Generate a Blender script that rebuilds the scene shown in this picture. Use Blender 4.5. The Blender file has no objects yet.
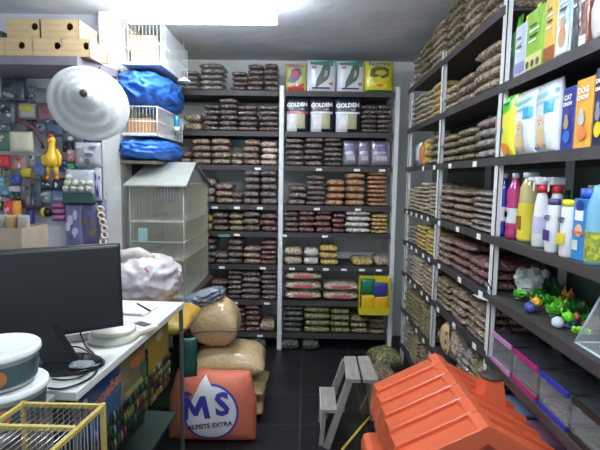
import bpy, bmesh, math, random
from mathutils import Vector, Matrix, noise
random.seed(7)
R = math.radians
SC = bpy.context.scene
COL = SC.collection

# ---------------------------------------------------------------- camera frame
CAMZ, FPX = 1.5, 460.0
def cam_axes():
    p, yaw, roll = R(5.84), R(-.83), R(.85)
    f = Vector((math.sin(yaw)*math.cos(p), math.cos(yaw)*math.cos(p), -math.sin(p)))
    r = Vector((math.cos(yaw), -math.sin(yaw), 0)); u = r.cross(f)
    c, s = math.cos(roll), math.sin(roll)
    return c*r+s*u, -s*r+c*u, f
AR, AU, AF = cam_axes()
def at(x, y, X=None, Y=None, Z=None):
    d = (x-300)*AR-(y-225)*AU+FPX*AF
    t = X/d.x if X is not None else (Y/d.y if Y is not None else (Z-CAMZ)/d.z)
    return d*t+Vector((0, 0, CAMZ))

# ---------------------------------------------------------------- materials
def lin(c):
    return tuple((v/12.92 if v <= .04045 else ((v+.055)/1.055)**2.4) for v in c)
def C(r, g, b): return lin((r/255, g/255, b/255))
_m = {}
def mat(name, col, rough=.5, metal=0, bump=0, bscale=40, var=0, vscale=12, coat=0, alpha=1, trans=0, emit=None, estr=0, col2=None, spec=.5, vtype='noise', stretch=None):
    if name in _m: return _m[name]
    m = bpy.data.materials.new(name); m.use_nodes = True
    nt = m.node_tree; b = nt.nodes['Principled BSDF']
    b.inputs['Base Color'].default_value = (*col, 1)
    b.inputs['Roughness'].default_value = rough
    b.inputs['Metallic'].default_value = metal
    b.inputs['Coat Weight'].default_value = coat
    b.inputs['Coat Roughness'].default_value = .05
    b.inputs['Alpha'].default_value = alpha
    b.inputs['Transmission Weight'].default_value = trans
    b.inputs['Specular IOR Level'].default_value = spec
    if emit: b.inputs['Emission Color'].default_value = (*emit, 1); b.inputs['Emission Strength'].default_value = estr
    tc = nt.nodes.new('ShaderNodeTexCoord'); src = tc.outputs['Object']
    if stretch:
        mp = nt.nodes.new('ShaderNodeMapping'); mp.inputs['Scale'].default_value = stretch
        nt.links.new(src, mp.inputs['Vector']); src = mp.outputs['Vector']
    if var or col2:
        if vtype == 'voronoi':
            n = nt.nodes.new('ShaderNodeTexVoronoi'); n.inputs['Scale'].default_value = vscale; fac = n.outputs['Color']
            sp = nt.nodes.new('ShaderNodeSeparateColor'); nt.links.new(fac, sp.inputs[0]); fac = sp.outputs[0]
        else:
            n = nt.nodes.new('ShaderNodeTexNoise'); n.inputs['Scale'].default_value = vscale; n.inputs['Detail'].default_value = 5; fac = n.outputs['Fac']
        nt.links.new(src, n.inputs['Vector'])
        cr = nt.nodes.new('ShaderNodeValToRGB')
        c2 = col2 if col2 else tuple(min(1, v*(1+var)) for v in col)
        c1 = col if col2 else tuple(v*(1-var) for v in col)
        cr.color_ramp.elements[0].position = .3 if vtype == 'noise' else 0; cr.color_ramp.elements[0].color = (*c1, 1)
        cr.color_ramp.elements[1].position = .7 if vtype == 'noise' else 1; cr.color_ramp.elements[1].color = (*c2, 1)
        nt.links.new(fac, cr.inputs[0]); nt.links.new(cr.outputs[0], b.inputs['Base Color'])
    if bump:
        n = nt.nodes.new('ShaderNodeTexNoise'); n.inputs['Scale'].default_value = bscale; n.inputs['Detail'].default_value = 3
        nt.links.new(src, n.inputs['Vector'])
        bp = nt.nodes.new('ShaderNodeBump'); bp.inputs['Strength'].default_value = bump; bp.inputs['Distance'].default_value = .03 if coat >= 1 else .012
        nt.links.new(n.outputs['Fac'], bp.inputs['Height']); nt.links.new(bp.outputs[0], b.inputs['Normal'])
        if coat: nt.links.new(bp.outputs[0], b.inputs['Coat Normal'])
    _m[name] = m; return m

def film(name, tint, op, rough=.12):
    """clear plastic film: mostly lets light through, with a glossy skin"""
    if name in _m: return _m[name]
    m = bpy.data.materials.new(name); m.use_nodes = True; nt = m.node_tree
    out = nt.nodes['Material Output']; nt.nodes.remove(nt.nodes['Principled BSDF'])
    tr = nt.nodes.new('ShaderNodeBsdfTransparent'); tr.inputs[0].default_value = (.96, .97, .98, 1)
    p = nt.nodes.new('ShaderNodeBsdfPrincipled'); p.inputs['Base Color'].default_value = (*tint, 1); p.inputs['Roughness'].default_value = rough; p.inputs['Specular IOR Level'].default_value = .9
    n = nt.nodes.new('ShaderNodeTexNoise'); n.inputs['Scale'].default_value = 14; n.inputs['Detail'].default_value = 4
    tc = nt.nodes.new('ShaderNodeTexCoord'); nt.links.new(tc.outputs['Object'], n.inputs['Vector'])
    bp = nt.nodes.new('ShaderNodeBump'); bp.inputs['Strength'].default_value = .5; bp.inputs['Distance'].default_value = .02
    nt.links.new(n.outputs['Fac'], bp.inputs['Height']); nt.links.new(bp.outputs[0], p.inputs['Normal'])
    mx = nt.nodes.new('ShaderNodeMixShader'); mx.inputs[0].default_value = op
    nt.links.new(tr.outputs[0], mx.inputs[1]); nt.links.new(p.outputs[0], mx.inputs[2]); nt.links.new(mx.outputs[0], out.inputs[0])
    _m[name] = m; return m

def glass(name='glass'):
    if name in _m: return _m[name]
    m = bpy.data.materials.new(name); m.use_nodes = True; nt = m.node_tree
    out = nt.nodes['Material Output']; nt.nodes.remove(nt.nodes['Principled BSDF'])
    tr = nt.nodes.new('ShaderNodeBsdfTransparent'); tr.inputs[0].default_value = (.9, .94, .92, 1)
    g = nt.nodes.new('ShaderNodeBsdfGlossy'); g.inputs['Roughness'].default_value = .03
    mx = nt.nodes.new('ShaderNodeMixShader'); mx.inputs[0].default_value = .06
    nt.links.new(tr.outputs[0], mx.inputs[1]); nt.links.new(g.outputs[0], mx.inputs[2]); nt.links.new(mx.outputs[0], out.inputs[0])
    _m[name] = m; return m

def kib(name, c1, c2, sc=85):
    """bag of pellets under a glossy wrinkled film"""
    if name in _m: return _m[name]
    m = mat(name, C(*c1), rough=.5, bump=1.0, bscale=38, coat=1.0, col2=C(*c2), vscale=sc, vtype='voronoi')
    return m
K = {
 'brown': kib('brown_pellets', (84,68,58), (176,150,128)),
 'dark': kib('dark_pellets', (64,55,53), (140,124,116)),
 'grey': kib('grey_pellets', (98,92,90), (172,162,154)),
 'tan': kib('tan_pellets', (112,94,76), (200,178,150)),
 'beige': kib('beige_seed', (136,122,98), (222,208,178)),
 'yellow': kib('yellow_grain', (166,132,66), (236,206,128)),
 'maroon': kib('maroon_pellets', (86,54,52), (148,104,98)),
 'olive': kib('olive_pellets', (88,78,56), (166,150,112)),
 'green': kib('green_mix', (62,74,50), (164,156,104)),
 'pink': kib('pink_grain', (166,142,132), (220,198,186)),
 'white': kib('white_grain', (190,182,172), (232,226,218)),
 'orange': kib('orange_grain', (142,96,66), (204,154,110)),
 'black': kib('black_seed', (40,46,46), (92,98,92)),
}
ADJ = dict(brown='brown', dark='dark', grey='grey', tan='tan', beige='beige', yellow='yellow', maroon='maroon', olive='olive', green='green', pink='pink', white='white', orange='orange', black='black')
WHITE = mat('white_paint', C(226,228,230), .45)
POST = mat('post_paint', C(222,224,224), .45, bump=.1)
SHELF = mat('shelf_board', C(64,60,60), .6, var=.15, vscale=6, bump=.2)
TAGM = mat('paper_white', C(240,240,238), .6)
BLACK = mat('black_plastic', C(24,27,30), .42)
DKG = mat('dark_grey', C(60,62,66), .5)
WIRE = mat('white_wire', C(226,230,232), .4)
STEEL = mat('steel', C(170,172,174), .3, metal=1)
WOOD = mat('pale_wood', C(204,176,134), .6, var=.18, vscale=5, stretch=(1,1,8))
GREYW = mat('grey_wood', C(158,152,144), .6, var=.2, vscale=8, stretch=(6,1,6))
CARTON = mat('brown_card', C(166,124,88), .7, var=.08)
_cc = {}
def col(r, g, b, rough=.4, coat=0, bump=0):
    k = (r, g, b, rough, coat, bump)
    if k not in _cc: _cc[k] = mat('colour_%d_%d_%d_%d%d%d' % (r, g, b, int(rough*10), int(coat*10), int(bump*10)), C(r, g, b), rough, coat=coat, bump=bump, bscale=30)
    return _cc[k]
def foil(r, g, b): return col(r, g, b, .3, .6, .4)

# ---------------------------------------------------------------- mesh helpers
class MB:
    def __init__(s): s.v = []; s.f = []; s.sm = []
    def add(s, vs, fs, M=None, smooth=False):
        o = len(s.v)
        for p in vs:
            p = Vector(p); s.v.append(M @ p if M else p)
        for f in fs: s.f.append([i+o for i in f]); s.sm.append(smooth)
        return s
    def box(s, x0, x1, y0, y1, z0, z1, M=None, bev=0):
        if bev:
            bm = bmesh.new(); bmesh.ops.create_cube(bm, size=1)
            for v in bm.verts: v.co = Vector(((x0+x1)/2+v.co.x*(x1-x0), (y0+y1)/2+v.co.y*(y1-y0), (z0+z1)/2+v.co.z*(z1-z0)))
            bmesh.ops.bevel(bm, geom=bm.edges[:], offset=bev, segments=2, affect='EDGES', profile=.5)
            s.bm(bm, M); return s
        vs = [(x, y, z) for x in (x0, x1) for y in (y0, y1) for z in (z0, z1)]
        return s.add(vs, [(0,1,3,2),(4,6,7,5),(0,4,5,1),(2,3,7,6),(0,2,6,4),(1,5,7,3)], M)
    def bm(s, bm, M=None, smooth=False):
        bm.verts.index_update()
        s.add([v.co.copy() for v in bm.verts], [[v.index for v in f.verts] for f in bm.faces], M, smooth); bm.free(); return s
    def lathe(s, prof, n=24, M=None, smooth=True, sx=1, sy=1, cap=True):
        vs = []; fs = []
        for r, z in prof:
            for i in range(n):
                a = 2*math.pi*i/n; vs.append((r*math.cos(a)*sx, r*math.sin(a)*sy, z))
        for j in range(len(prof)-1):
            for i in range(n):
                k = (i+1) % n; fs.append((j*n+i, j*n+k, (j+1)*n+k, (j+1)*n+i))
        s.add(vs, fs, M, smooth)
        if cap:
            for j in (0, len(prof)-1):
                if prof[j][0] > 1e-4:
                    r, z = prof[j]
                    ring = [(r*math.cos(2*math.pi*i/n)*sx, r*math.sin(2*math.pi*i/n)*sy, z) for i in range(n)]
                    f = list(range(n)); s.add(ring, [f if j else f[::-1]], M)
        return s
    def tube(s, pts, r, n=6, smooth=True):
        pts = [Vector(p) for p in pts]; rings = []
        for i, p in enumerate(pts):
            t = (pts[min(i+1, len(pts)-1)]-pts[max(i-1, 0)])
            if t.length < 1e-9: t = Vector((0, 0, 1))
            t.normalize(); a = Vector((0, 0, 1)) if abs(t.z) < .9 else Vector((1, 0, 0))
            u = t.cross(a).normalized(); w = t.cross(u)
            rr = r[i] if isinstance(r, (list, tuple)) else r
            rings.append([p+(u*math.cos(2*math.pi*k/n)+w*math.sin(2*math.pi*k/n))*rr for k in range(n)])
        vs = [q for g in rings for q in g]; fs = []
        for i in range(len(pts)-1):
            for k in range(n): fs.append((i*n+k, i*n+(k+1) % n, (i+1)*n+(k+1) % n, (i+1)*n+k))
        fs.append(tuple(range(n))[::-1]); fs.append(tuple((len(pts)-1)*n+k for k in range(n)))
        return s.add(vs, fs, None, smooth)
    def build(s, name, m, parent=None, loc=(0,0,0), rotz=0):
        me = bpy.data.meshes.new(name); me.from_pydata([tuple(v) for v in s.v], [], s.f)
        me.polygons.foreach_set('use_smooth', s.sm); me.update()
        bm = bmesh.new(); bm.from_mesh(me); bmesh.ops.recalc_face_normals(bm, faces=bm.faces[:]); bm.to_mesh(me); bm.free()
        me.materials.append(m)
        o = bpy.data.objects.new(name, me); COL.objects.link(o); o.location = loc; o.rotation_euler = (0, 0, rotz)
        if parent: o.parent = parent
        return o

def tag(o, label, cat, group=None):
    o['label'] = label; o['category'] = cat
    if group: o['group'] = group
    return o
def thing(name, label, cat, loc=(0,0,0), rotz=0, group=None, rot=None):
    o = bpy.data.objects.new(name, None); COL.objects.link(o); o.empty_display_size = .05
    o.location = loc; o.rotation_euler = rot if rot else (0, 0, rotz)
    return tag(o, label, cat, group)
def struct(o): o['kind'] = 'structure'; return o
def sg(x): return -1 if x < 0 else 1

def grid_blob(w, d, h, nx=16, ny=14, px=2.6, pz=.5, amp=.05, seed=0, base=.35, ruff=.0):
    """closed pillow, x width, y depth, rests on z=0"""
    vs = []; idx = {}; fs = []
    def prof(u, v): return max(0, (1-abs(u)**px)*(1-abs(v)**px))**pz
    for side in (1, -1):
        for j in range(ny+1):
            for i in range(nx+1):
                u, v = -math.cos(math.pi*i/nx), -math.cos(math.pi*j/ny)
                edge = i in (0, nx) or j in (0, ny)
                if side == -1 and edge: idx[(side, i, j)] = idx[(1, i, j)]; continue
                p = prof(u, v)
                nn = noise.noise(Vector((u*2.1+seed*7.3, v*2.1, side*3.3)))*amp+noise.noise(Vector((u*6+seed*3.1, v*6, side*9)))*amp*.5
                pull = 1-.05*(1-abs(v))*(abs(u)) - ruff*noise.noise(Vector((u*9, v*9, seed)))
                x = u*w/2*(1-.06*abs(v)**3*1)*pull; y = v*d/2*(1-.05*abs(u)**3)
                z = (base if side < 0 else 1-base)*h*side*p*(1+nn*2.2)
                if side < 0: z = max(z, -base*h)
                idx[(side, i, j)] = len(vs); vs.append((x, y, z+base*h + (0 if not edge else nn*h*.5)))
    for side in (1, -1):
        for j in range(ny):
            for i in range(nx):
                q = [idx[(side, i, j)], idx[(side, i+1, j)], idx[(side, i+1, j+1)], idx[(side, i, j+1)]]
                q = [a for k, a in enumerate(q) if a not in q[:k]]
                if len(q) > 2: fs.append(q if side > 0 else q[::-1])
    zm = min(v[2] for v in vs); zx = max(v[2] for v in vs); k = h/(zx-zm)
    return [(a, b, (c-zm)*k) for a, b, c in vs], fs

PROTO = []
for sd in range(5):
    vs, fs = grid_blob(1, 1, 1, 14, 14, 3.6, .32, .07, sd, .44)
    o = MB().add(vs, fs, None, True).build('pellet_bag', K['brown'])
    PROTO.append(o.data); bpy.data.objects.remove(o)
SPECS = []
ORD = ['first','second','third','fourth','fifth','sixth','seventh','eighth','ninth']
def posw(k, n):
    if n == 1: return 'alone as'
    if k == 0: return 'lowest in'
    if k == n-1: return 'topmost in'
    return ORD[k]+' from bottom in'
bagm = {}
def bag_obj(name, proto, m, dims, loc, rotz):
    # real-size texture: the mesh is baked at this size once per (size, shape)
    key = (proto, tuple(round(x*50)/50 for x in dims[:2]), round(dims[2]*200)/200)
    if key not in bagm:
        me = PROTO[proto].copy()
        me.transform(Matrix.Diagonal((*key[1], max(key[2], .01), 1))); bagm[key] = me
    o = bpy.data.objects.new(name, bagm[key]); COL.objects.link(o)
    o.location = loc; o.rotation_euler = (0, 0, rotz)
    o.scale = (dims[0]/key[1][0], dims[1]/key[1][1], dims[2]/max(key[2], .01))
    o.material_slots[0].link = 'OBJECT'; o.material_slots[0].material = m
    return o
def stack(axis, a0, a1, z0, ht, n, kind, si, place, shelfw, depth=.27, front=3.9, kindname='pellet', grp=''):
    """bags piled between a0 and a1 along the shelf"""
    w = abs(a1-a0); h = ht/n; c = (a0+a1)/2
    for k in range(n):
        jj = random.uniform(-.006, .006); ww = w*random.uniform(.96, 1.0); dd = depth*random.uniform(.93, 1.0)
        fr = front+random.uniform(0, .012)
        loc = (c+jj, fr+dd/2, z0+k*h) if axis == 'x' else (fr+dd/2, c+jj, z0+k*h)
        rz = random.uniform(-.05, .05)+(0 if axis == 'x' else math.pi/2*random.choice((1, -1)))
        side = 'left' if axis == 'x' else 'back'
        lab = '%s %s bag %s %s stack from %s %s shelf %s' % (ADJ[kind], kindname, posw(k, n), ORD[si], side, shelfw, place)
        SPECS.append((w*h/((c if axis == 'y' else fr)**2), random.randrange(5), kind, (ww, dd, h*1.0), loc, rz, lab, 'bags on the %s shelf of the %s' % (shelfw, place)))
def build_bags():
    SPECS.sort(key=lambda q: -q[0])
    for _, pr, kind, dims, loc, rz, lab, grp in SPECS[:300]:
        tag(bag_obj('pellet_bag', pr, K[kind], dims, loc, rz), lab, 'bag', grp)
    kinds = sorted({q[2] for q in SPECS[300:]}); bm = bmesh.new()
    for _, pr, kind, dims, loc, rz, lab, grp in SPECS[300:]:
        me = PROTO[pr].copy(); me.transform(Matrix.Translation(loc) @ Matrix.Rotation(rz, 4, 'Z') @ Matrix.Diagonal((*dims, 1)))
        n0 = len(bm.faces); bm.from_mesh(me); bm.faces.ensure_lookup_table()
        for f in bm.faces[n0:]: f.material_index = kinds.index(kind)
        bpy.data.meshes.remove(me)
    me = bpy.data.meshes.new('pellet_bags'); bm.to_mesh(me); bm.free()
    for k in kinds: me.materials.append(K[k])
    o = bpy.data.objects.new('pellet_bags', me); COL.objects.link(o); o['kind'] = 'stuff'
    tag(o, 'the remaining small clear bags of pellets piled on the back and right racks', 'bags')

# mapping flat art on a bulged front
def pouch_fn(w, h, t, p=4.0):
    def f(x, z):
        u = max(-1, min(1, x/(w/2))); v = max(-1, min(1, (z-h/2)/(h/2)))
        return -t/2*((1-abs(u)**p)*(1-abs(v)**p))**.55
    return f
def pouch(w, h, t, seed=0, amp=.02, p=4.0, flare=.0):
    f = pouch_fn(w, h, t, p); nx, nz = 14, 16; vs = []; fs = []; idx = {}
    for side in (1, -1):
        for j in range(nz+1):
            for i in range(nx+1):
                edge = i in (0, nx) or j in (0, nz)
                if side < 0 and edge: idx[(side, i, j)] = idx[(1, i, j)]; continue
                u, v = -math.cos(math.pi*i/nx), -math.cos(math.pi*j/nz)
                x, z = u*w/2, h/2+v*h/2
                y = f(x, z)*side
                if edge: x *= 1+.3*amp*noise.noise(Vector((u*4+seed, v*4, 1)))
                if side < 0: y *= .8
                idx[(side, i, j)] = len(vs); vs.append((x, y, z))
    for side in (1, -1):
        for j in range(nz):
            for i in range(nx):
                q = [idx[(side, i, j)], idx[(side, i+1, j)], idx[(side, i+1, j+1)], idx[(side, i, j+1)]]
                fs.append(q if side > 0 else q[::-1])
    return MB().add(vs, fs, None, True)
def poly_mesh(pts, step=.03, f=None, off=.0015, M=None):
    """filled outline in x,z; cut on a grid so that it can follow a bulge"""
    bm = bmesh.new(); vv = [bm.verts.new((x, 0, z)) for x, z in pts]; bm.faces.new(vv)
    bmesh.ops.triangulate(bm, faces=bm.faces[:])
    return cut_map(bm, step, f, off)
def cut_map(bm, step, f, off):
    if f:
        for ax in (0, 2):
            lo = min(v.co[ax] for v in bm.verts); hi = max(v.co[ax] for v in bm.verts); k = math.floor(lo/step)+1
            while k*step < hi:
                co = Vector((0, 0, 0)); co[ax] = k*step; no = Vector((0, 0, 0)); no[ax] = 1
                bmesh.ops.bisect_plane(bm, geom=bm.verts[:]+bm.edges[:]+bm.faces[:], plane_co=co, plane_no=no); k += 1
    for v in bm.verts: v.co.y = (f(v.co.x, v.co.z) if f else 0)-off
    return MB().bm(bm)
def ell(cx, cz, rx, rz, n=20, a0=0): return [(cx+rx*math.cos(2*math.pi*i/n+a0), cz+rz*math.sin(2*math.pi*i/n+a0)) for i in range(n)]
def rect(x0, x1, z0, z1): return [(x0, z0), (x1, z0), (x1, z1), (x0, z1)]
def text_bm(s, size, cx, cz, rot=0, bold=0, sx=1):
    cu = bpy.data.curves.new('t', 'FONT'); cu.body = s; cu.size = size; cu.align_x = 'CENTER'; cu.align_y = 'CENTER'; cu.offset = bold; cu.resolution_u = 2
    ob = bpy.data.objects.new('t', cu); me = bpy.data.meshes.new_from_object(ob)
    bm = bmesh.new(); bm.from_mesh(me); bpy.data.objects.remove(ob); bpy.data.curves.remove(cu); bpy.data.meshes.remove(me)
    c, sn = math.cos(rot), math.sin(rot)
    for v in bm.verts:
        x, y = v.co.x*sx, v.co.y; v.co = Vector((cx+x*c-y*sn, 0, cz+x*sn+y*c))
    return bm
def art(parent, pts, m, name='print', f=None, off=.0015, step=.03):
    return poly_mesh(pts, step, f, off).build(name, m, parent)
def write(parent, s, size, cx, cz, m, f=None, off=.0025, rot=0, bold=0, step=.03, name='lettering', sx=1):
    return cut_map(text_bm(s, size, cx, cz, rot, bold, sx), step, f, off).build(name, m, parent)

# ================================================================= ROOM
FLOORM = None
def floor_mat():
    m = bpy.data.materials.new('dark_floor_tiles'); m.use_nodes = True; nt = m.node_tree; b = nt.nodes['Principled BSDF']
    tc = nt.nodes.new('ShaderNodeTexCoord'); br = nt.nodes.new('ShaderNodeTexBrick'); mp = nt.nodes.new('ShaderNodeMapping')
    mp.inputs['Location'].default_value = (.02, .13, 0)
    nt.links.new(tc.outputs['Object'], mp.inputs[0]); nt.links.new(mp.outputs[0], br.inputs['Vector'])
    br.offset = 0; br.inputs['Scale'].default_value = 1; br.inputs['Brick Width'].default_value = .4; br.inputs['Row Height'].default_value = .4
    br.inputs['Mortar Size'].default_value = .004
    br.inputs['Color1'].default_value = (*C(32,33,37), 1); br.inputs['Color2'].default_value = (*C(27,28,32), 1); br.inputs['Mortar'].default_value = (*C(66,66,68), 1)
    nt.links.new(br.outputs['Color'], b.inputs['Base Color']); b.inputs['Roughness'].default_value = .38
    return m
CEILM = mat('rough_concrete', C(220,225,231), .9, var=.12, vscale=2.2, bump=.5, bscale=9)
WALLM = mat('white_wall', C(240,243,238), .85, var=.05, vscale=3, bump=.15)
RWALL = mat('green_grey_wall', C(118,132,122), .85, var=.08, vscale=3)
YWALL = mat('pale_yellow_wall', C(240,222,140), .8, var=.05)
H = 2.56
struct(MB().box(-2.6, 1.2, -.6, 4.4, -.05, 0).build('floor', floor_mat()))
struct(MB().box(-2.7, 1.3, -.6, 4.5, H, H+.08).build('ceiling', CEILM))
struct(MB().box(-2.7, 1.3, 4.32, 4.42, 0, H).build('wall_back', WALLM))
struct(MB().box(1.16, 1.26, -.6, 4.32, 0, H).build('wall_right', RWALL))
struct(MB().box(-2.7, -2.6, -.6, 4.32, 0, H).build('wall_left', WALLM))
struct(MB().box(-2.6, -1.37, 3.16, 3.26, 0, H).build('wall_partition', mat('lilac_wall', C(214,214,222), .85, var=.06, vscale=3, bump=.15)))
struct(MB().box(-1.38, -1.26, 3.1, 3.3, 0, H).build('pillar', mat('pillar_paint', C(212,214,208), .8, var=.08, vscale=4, bump=.2)))
struct(MB().box(-1.34, -1.3, 3.3, 4.32, 0, H).build('wall_recess', YWALL))

# ================================================================= RACKS
ZS = [2.215, 1.883, 1.6, 1.268, 1.035, .75, .44, .15]
SN = ['top','second','third','fourth','fifth','sixth','seventh','bottom']
def angle_post(cx, cy, dx, dy, z1, r, m=POST, name='post'):
    b = MB()
    b.box(min(cx, cx+dx*.04), max(cx, cx+dx*.04), min(cy, cy+dy*.003), max(cy, cy+dy*.003), 0, z1)
    b.box(min(cx, cx+dx*.003), max(cx, cx+dx*.003), min(cy, cy+dy*.04), max(cy, cy+dy*.04), 0, z1)
    # punched holes read as small dark dots along the flange
    return b.build(name, m, r)
def price_tag(shelf, x, y, z, axis, m=TAGM, w=.035, h=.02):
    b = MB()
    if axis == 'x': b.box(x-w/2, x+w/2, y-.003, y-.0005, z-h/2, z+h/2)
    else: b.box(x-.003, x-.0005, y-w/2, y+w/2, z-h/2, z+h/2)
    return b.build('price_tag', m, shelf)

rack = thing('shelving_rack', 'tall rack of dark shelves and white posts along the back wall', 'shelving rack', (0, 3.9, 0))
def rl(v): return v  # rack-local helper
for X in (-1.2, -.245, .715):
    angle_post(X, 0, 1, 1, 2.26, rack); angle_post(X, .4, 1, -1, 2.26, rack)
LB = (-1.16, -.25); RB = (-.2, .71)
shelves = {}
for bi, (x0, x1) in enumerate((LB, RB)):
    for i, z in enumerate(ZS):
        b = MB().box(x0, x1, .0, .4, z-.012, z).box(x0, x1, -.004, .0, z-.042, z).box(x0, x1, .396, .4, z-.04, z)
        shelves[(bi, i)] = b.build('shelf', SHELF, rack)
for (bi, si, pxs) in [(1,2,[319,357,382]),(1,3,[317,358]),(1,4,[284,325]),(1,5,[292,310,326,344,362,379]),(0,2,[258]),(0,3,[215,237,260]),(0,4,[206,237]),(0,5,[263]),(0,6,[235,267]),(0,7,[230,260]),(0,5,[222])]:
    for px in pxs:
        z = ZS[si]-.03; p = at(px, 200, Y=3.9)
        for _ in range(2):
            pass
        # refine the column at the height of this shelf
        q = at(px, 174+(1.5-z)*FPX/3.9*1.0, Y=3.9)
        price_tag(shelves[(bi, si)], q.x, -.004, z+.002, 'x', w=.05)
teal = col(90,170,160)
price_tag(shelves[(0, 4)], at(224, 231, Y=3.9).x, -.004, ZS[4]-.035, 'x', teal, .1, .02)
price_tag(shelves[(0, 6)], at(214, 300, Y=3.9).x, -.004, ZS[6]-.03, 'x', col(214,150,170), .16, .022)

def X39(px, z): return at(px, 174+(1.5-z)*FPX/3.9, Y=3.93).x
def Z39(px, py): return at(px, py, Y=3.93).z
# left bay of the back rack: (shelf, [(x0,x1,top,n,kind)])
LEFT = {
 0: [(181,199,70,4,'grey'),(199,224,63,5,'grey'),(231,247,71,4,'dark'),(247,264,64,5,'dark'),(264,280,63,5,'dark')],
 1: [(184,202,113,2,'tan'),(203,219,104,5,'dark'),(219,238,98,6,'dark'),(238,258,105,5,'dark'),(258,279,105,5,'dark')],
 2: [(178,191,151,2,'brown'),(191,211,138,4,'brown'),(211,231,138,4,'brown'),(231,243,152,2,'brown'),(243,260,139,4,'brown'),(261,279,141,4,'pink')],
 3: [(200,215,178,3,'grey'),(215,233,183,3,'brown'),(233,243,192,2,'dark'),(243,260,169,5,'dark'),(260,279,169,5,'dark')],
 4: [(198,213,214,2,'yellow'),(213,229,212,3,'dark'),(229,243,213,3,'olive'),(243,260,211,3,'dark'),(260,279,213,3,'maroon')],
 5: [(200,216,238,4,'dark'),(216,228,253,2,'brown'),(228,243,239,4,'dark'),(243,261,246,3,'brown'),(261,279,240,5,'maroon')],
 6: [(202,228,279,3,'maroon'),(228,242,270,6,'dark'),(242,261,271,5,'dark'),(261,278,269,6,'dark')],
 7: [(206,229,306,4,'dark'),(229,245,307,5,'maroon'),(245,260,304,5,'maroon'),(260,278,321,1,'tan')],
}
RIGHT = {
 1: [(361,377,105,6,'dark'),(377,393,105,6,'dark')],
 2: [(285,304,138,5,'dark'),(304,323,137,5,'dark'),(324,342,137,6,'dark')],
 3: [(287,306,185,3,'dark'),(306,325,175,6,'dark'),(326,345,179,4,'orange'),(345,365,172,5,'orange'),(367,387,171,8,'orange')],
 4: [(281,298,211,4,'dark'),(298,315,210,4,'maroon'),(315,332,209,4,'maroon'),(332,345,213,4,'maroon'),(345,371,210,4,'white'),(371,388,214,5,'yellow')],
 5: [(281,302,247,2,'beige'),(303,319,248,2,'white'),(319,338,245,3,'yellow'),(352,373,258,1,'yellow'),(374,388,256,1,'beige')],
 7: [(280,303,305,5,'black'),(303,330,306,4,'green'),(330,350,308,4,'green'),(350,368,316,3,'olive'),(368,386,318,3,'olive')],
}
for dct, place in ((LEFT, 'back left bay'), (RIGHT, 'back right bay')):
    for s, lst in dct.items():
        z = ZS[s]
        for i, (a, b, top, n, kd) in enumerate(lst):
            ht = max(.04, Z39((a+b)/2, top)-z)
            x0, x1 = X39(a, z+.05), X39(b, z+.05)
            lo, hi = (-1.15, -.255) if 'left' in place else (-.197, .705)
            stack('x', max(x0, lo), min(x1, hi), z+.001, ht, n, kd, i, place, SN[s], grp='')
# large pink-labelled sacks on the seventh shelf
for i, (a, b, top, n) in enumerate(((281,322,271,3),(322,359,281,2))):
    z = ZS[6]; ht = Z39(300, top)-z; x0, x1 = max(-.19, X39(a, z)), X39(b, z)
    for k in range(n):
        h = ht/n; w = x1-x0-.005
        t = thing('seed_bag', '%s large seed bag with pink print in %s pile on seventh shelf' % (('lowest','middle' if n == 3 else 'upper','topmost')[k], ('left','right')[i]), 'bag', ((x0+x1)/2, 3.9, z+.001+k*h), 0, 'large pink-printed seed bags')
        vs, fs = grid_blob(w, .3, h, 16, 12, 3.2, .45, .05, k+i*3, .45)
        MB().add([(x, y+.15, q) for x, y, q in vs], fs, None, True).build('sack_body', K['beige'], t)
        pm = MB()
        # printed band wraps the front of the bag
        vs2 = []; fs2 = []
        for j in range(7):
            for q in range(2):
                u = (j/6-.5)*.5; vs2.append((u*w, -.004+.006*abs(u), h*(.36+.3*q)))
        for j in range(6): fs2.append((2*j, 2*j+2, 2*j+3, 2*j+1))
        o = MB().add(vs2, fs2).build('printed_label', foil(206,96,118), t)

# upright pouches
def upright(name, label, cat, loc, w, h, t, bodycol, rotz=0, group=None, seed=0, tilt=0):
    r = thing(name, label, cat, loc, rotz, group, rot=(tilt, 0, rotz))
    pouch(w, h, t, seed).build('pouch', bodycol, r)
    return r, pouch_fn(w, h, t)
zt = ZS[0]+.001
def X0(px): return X39(px, zt+.1)
# parrot bag
x0, x1 = X0(285), X0(307); w = x1-x0; h = Z39(296, 63)-zt
r, f = upright('bird_food_bag', 'red and yellow bird food bag with a parrot, left end of top shelf', 'bag', ((x0+x1)/2, 3.98, zt), w, h, .09, foil(190,190,110))
art(r, [(-w*.48,.01),(w*.48,.01),(w*.48,h*.38),(w*.1,h*.22),(-w*.48,h*.16)], foil(214,60,66), 'red_band', f)
art(r, rect(-w*.48, w*.48, h*.86, h*.99), foil(190,130,140), 'top_band', f)
art(r, [(-w*.3,h*.5),(-w*.2,h*.75),(0,h*.84),(w*.2,h*.8),(w*.26,h*.62),(w*.1,h*.42),(-w*.05,h*.32),(-w*.3,h*.3),(-w*.38,h*.4)], col(92,84,120), 'parrot', f, .003)
art(r, ell(-w*.05, h*.62, w*.16, h*.12), col(206,74,96), 'parrot_breast', f, .004)
art(r, [(w*.0,h*.2),(w*.05,h*.36),(w*.1,h*.2)], TAGM, 'white_claw', f, .004)
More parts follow.
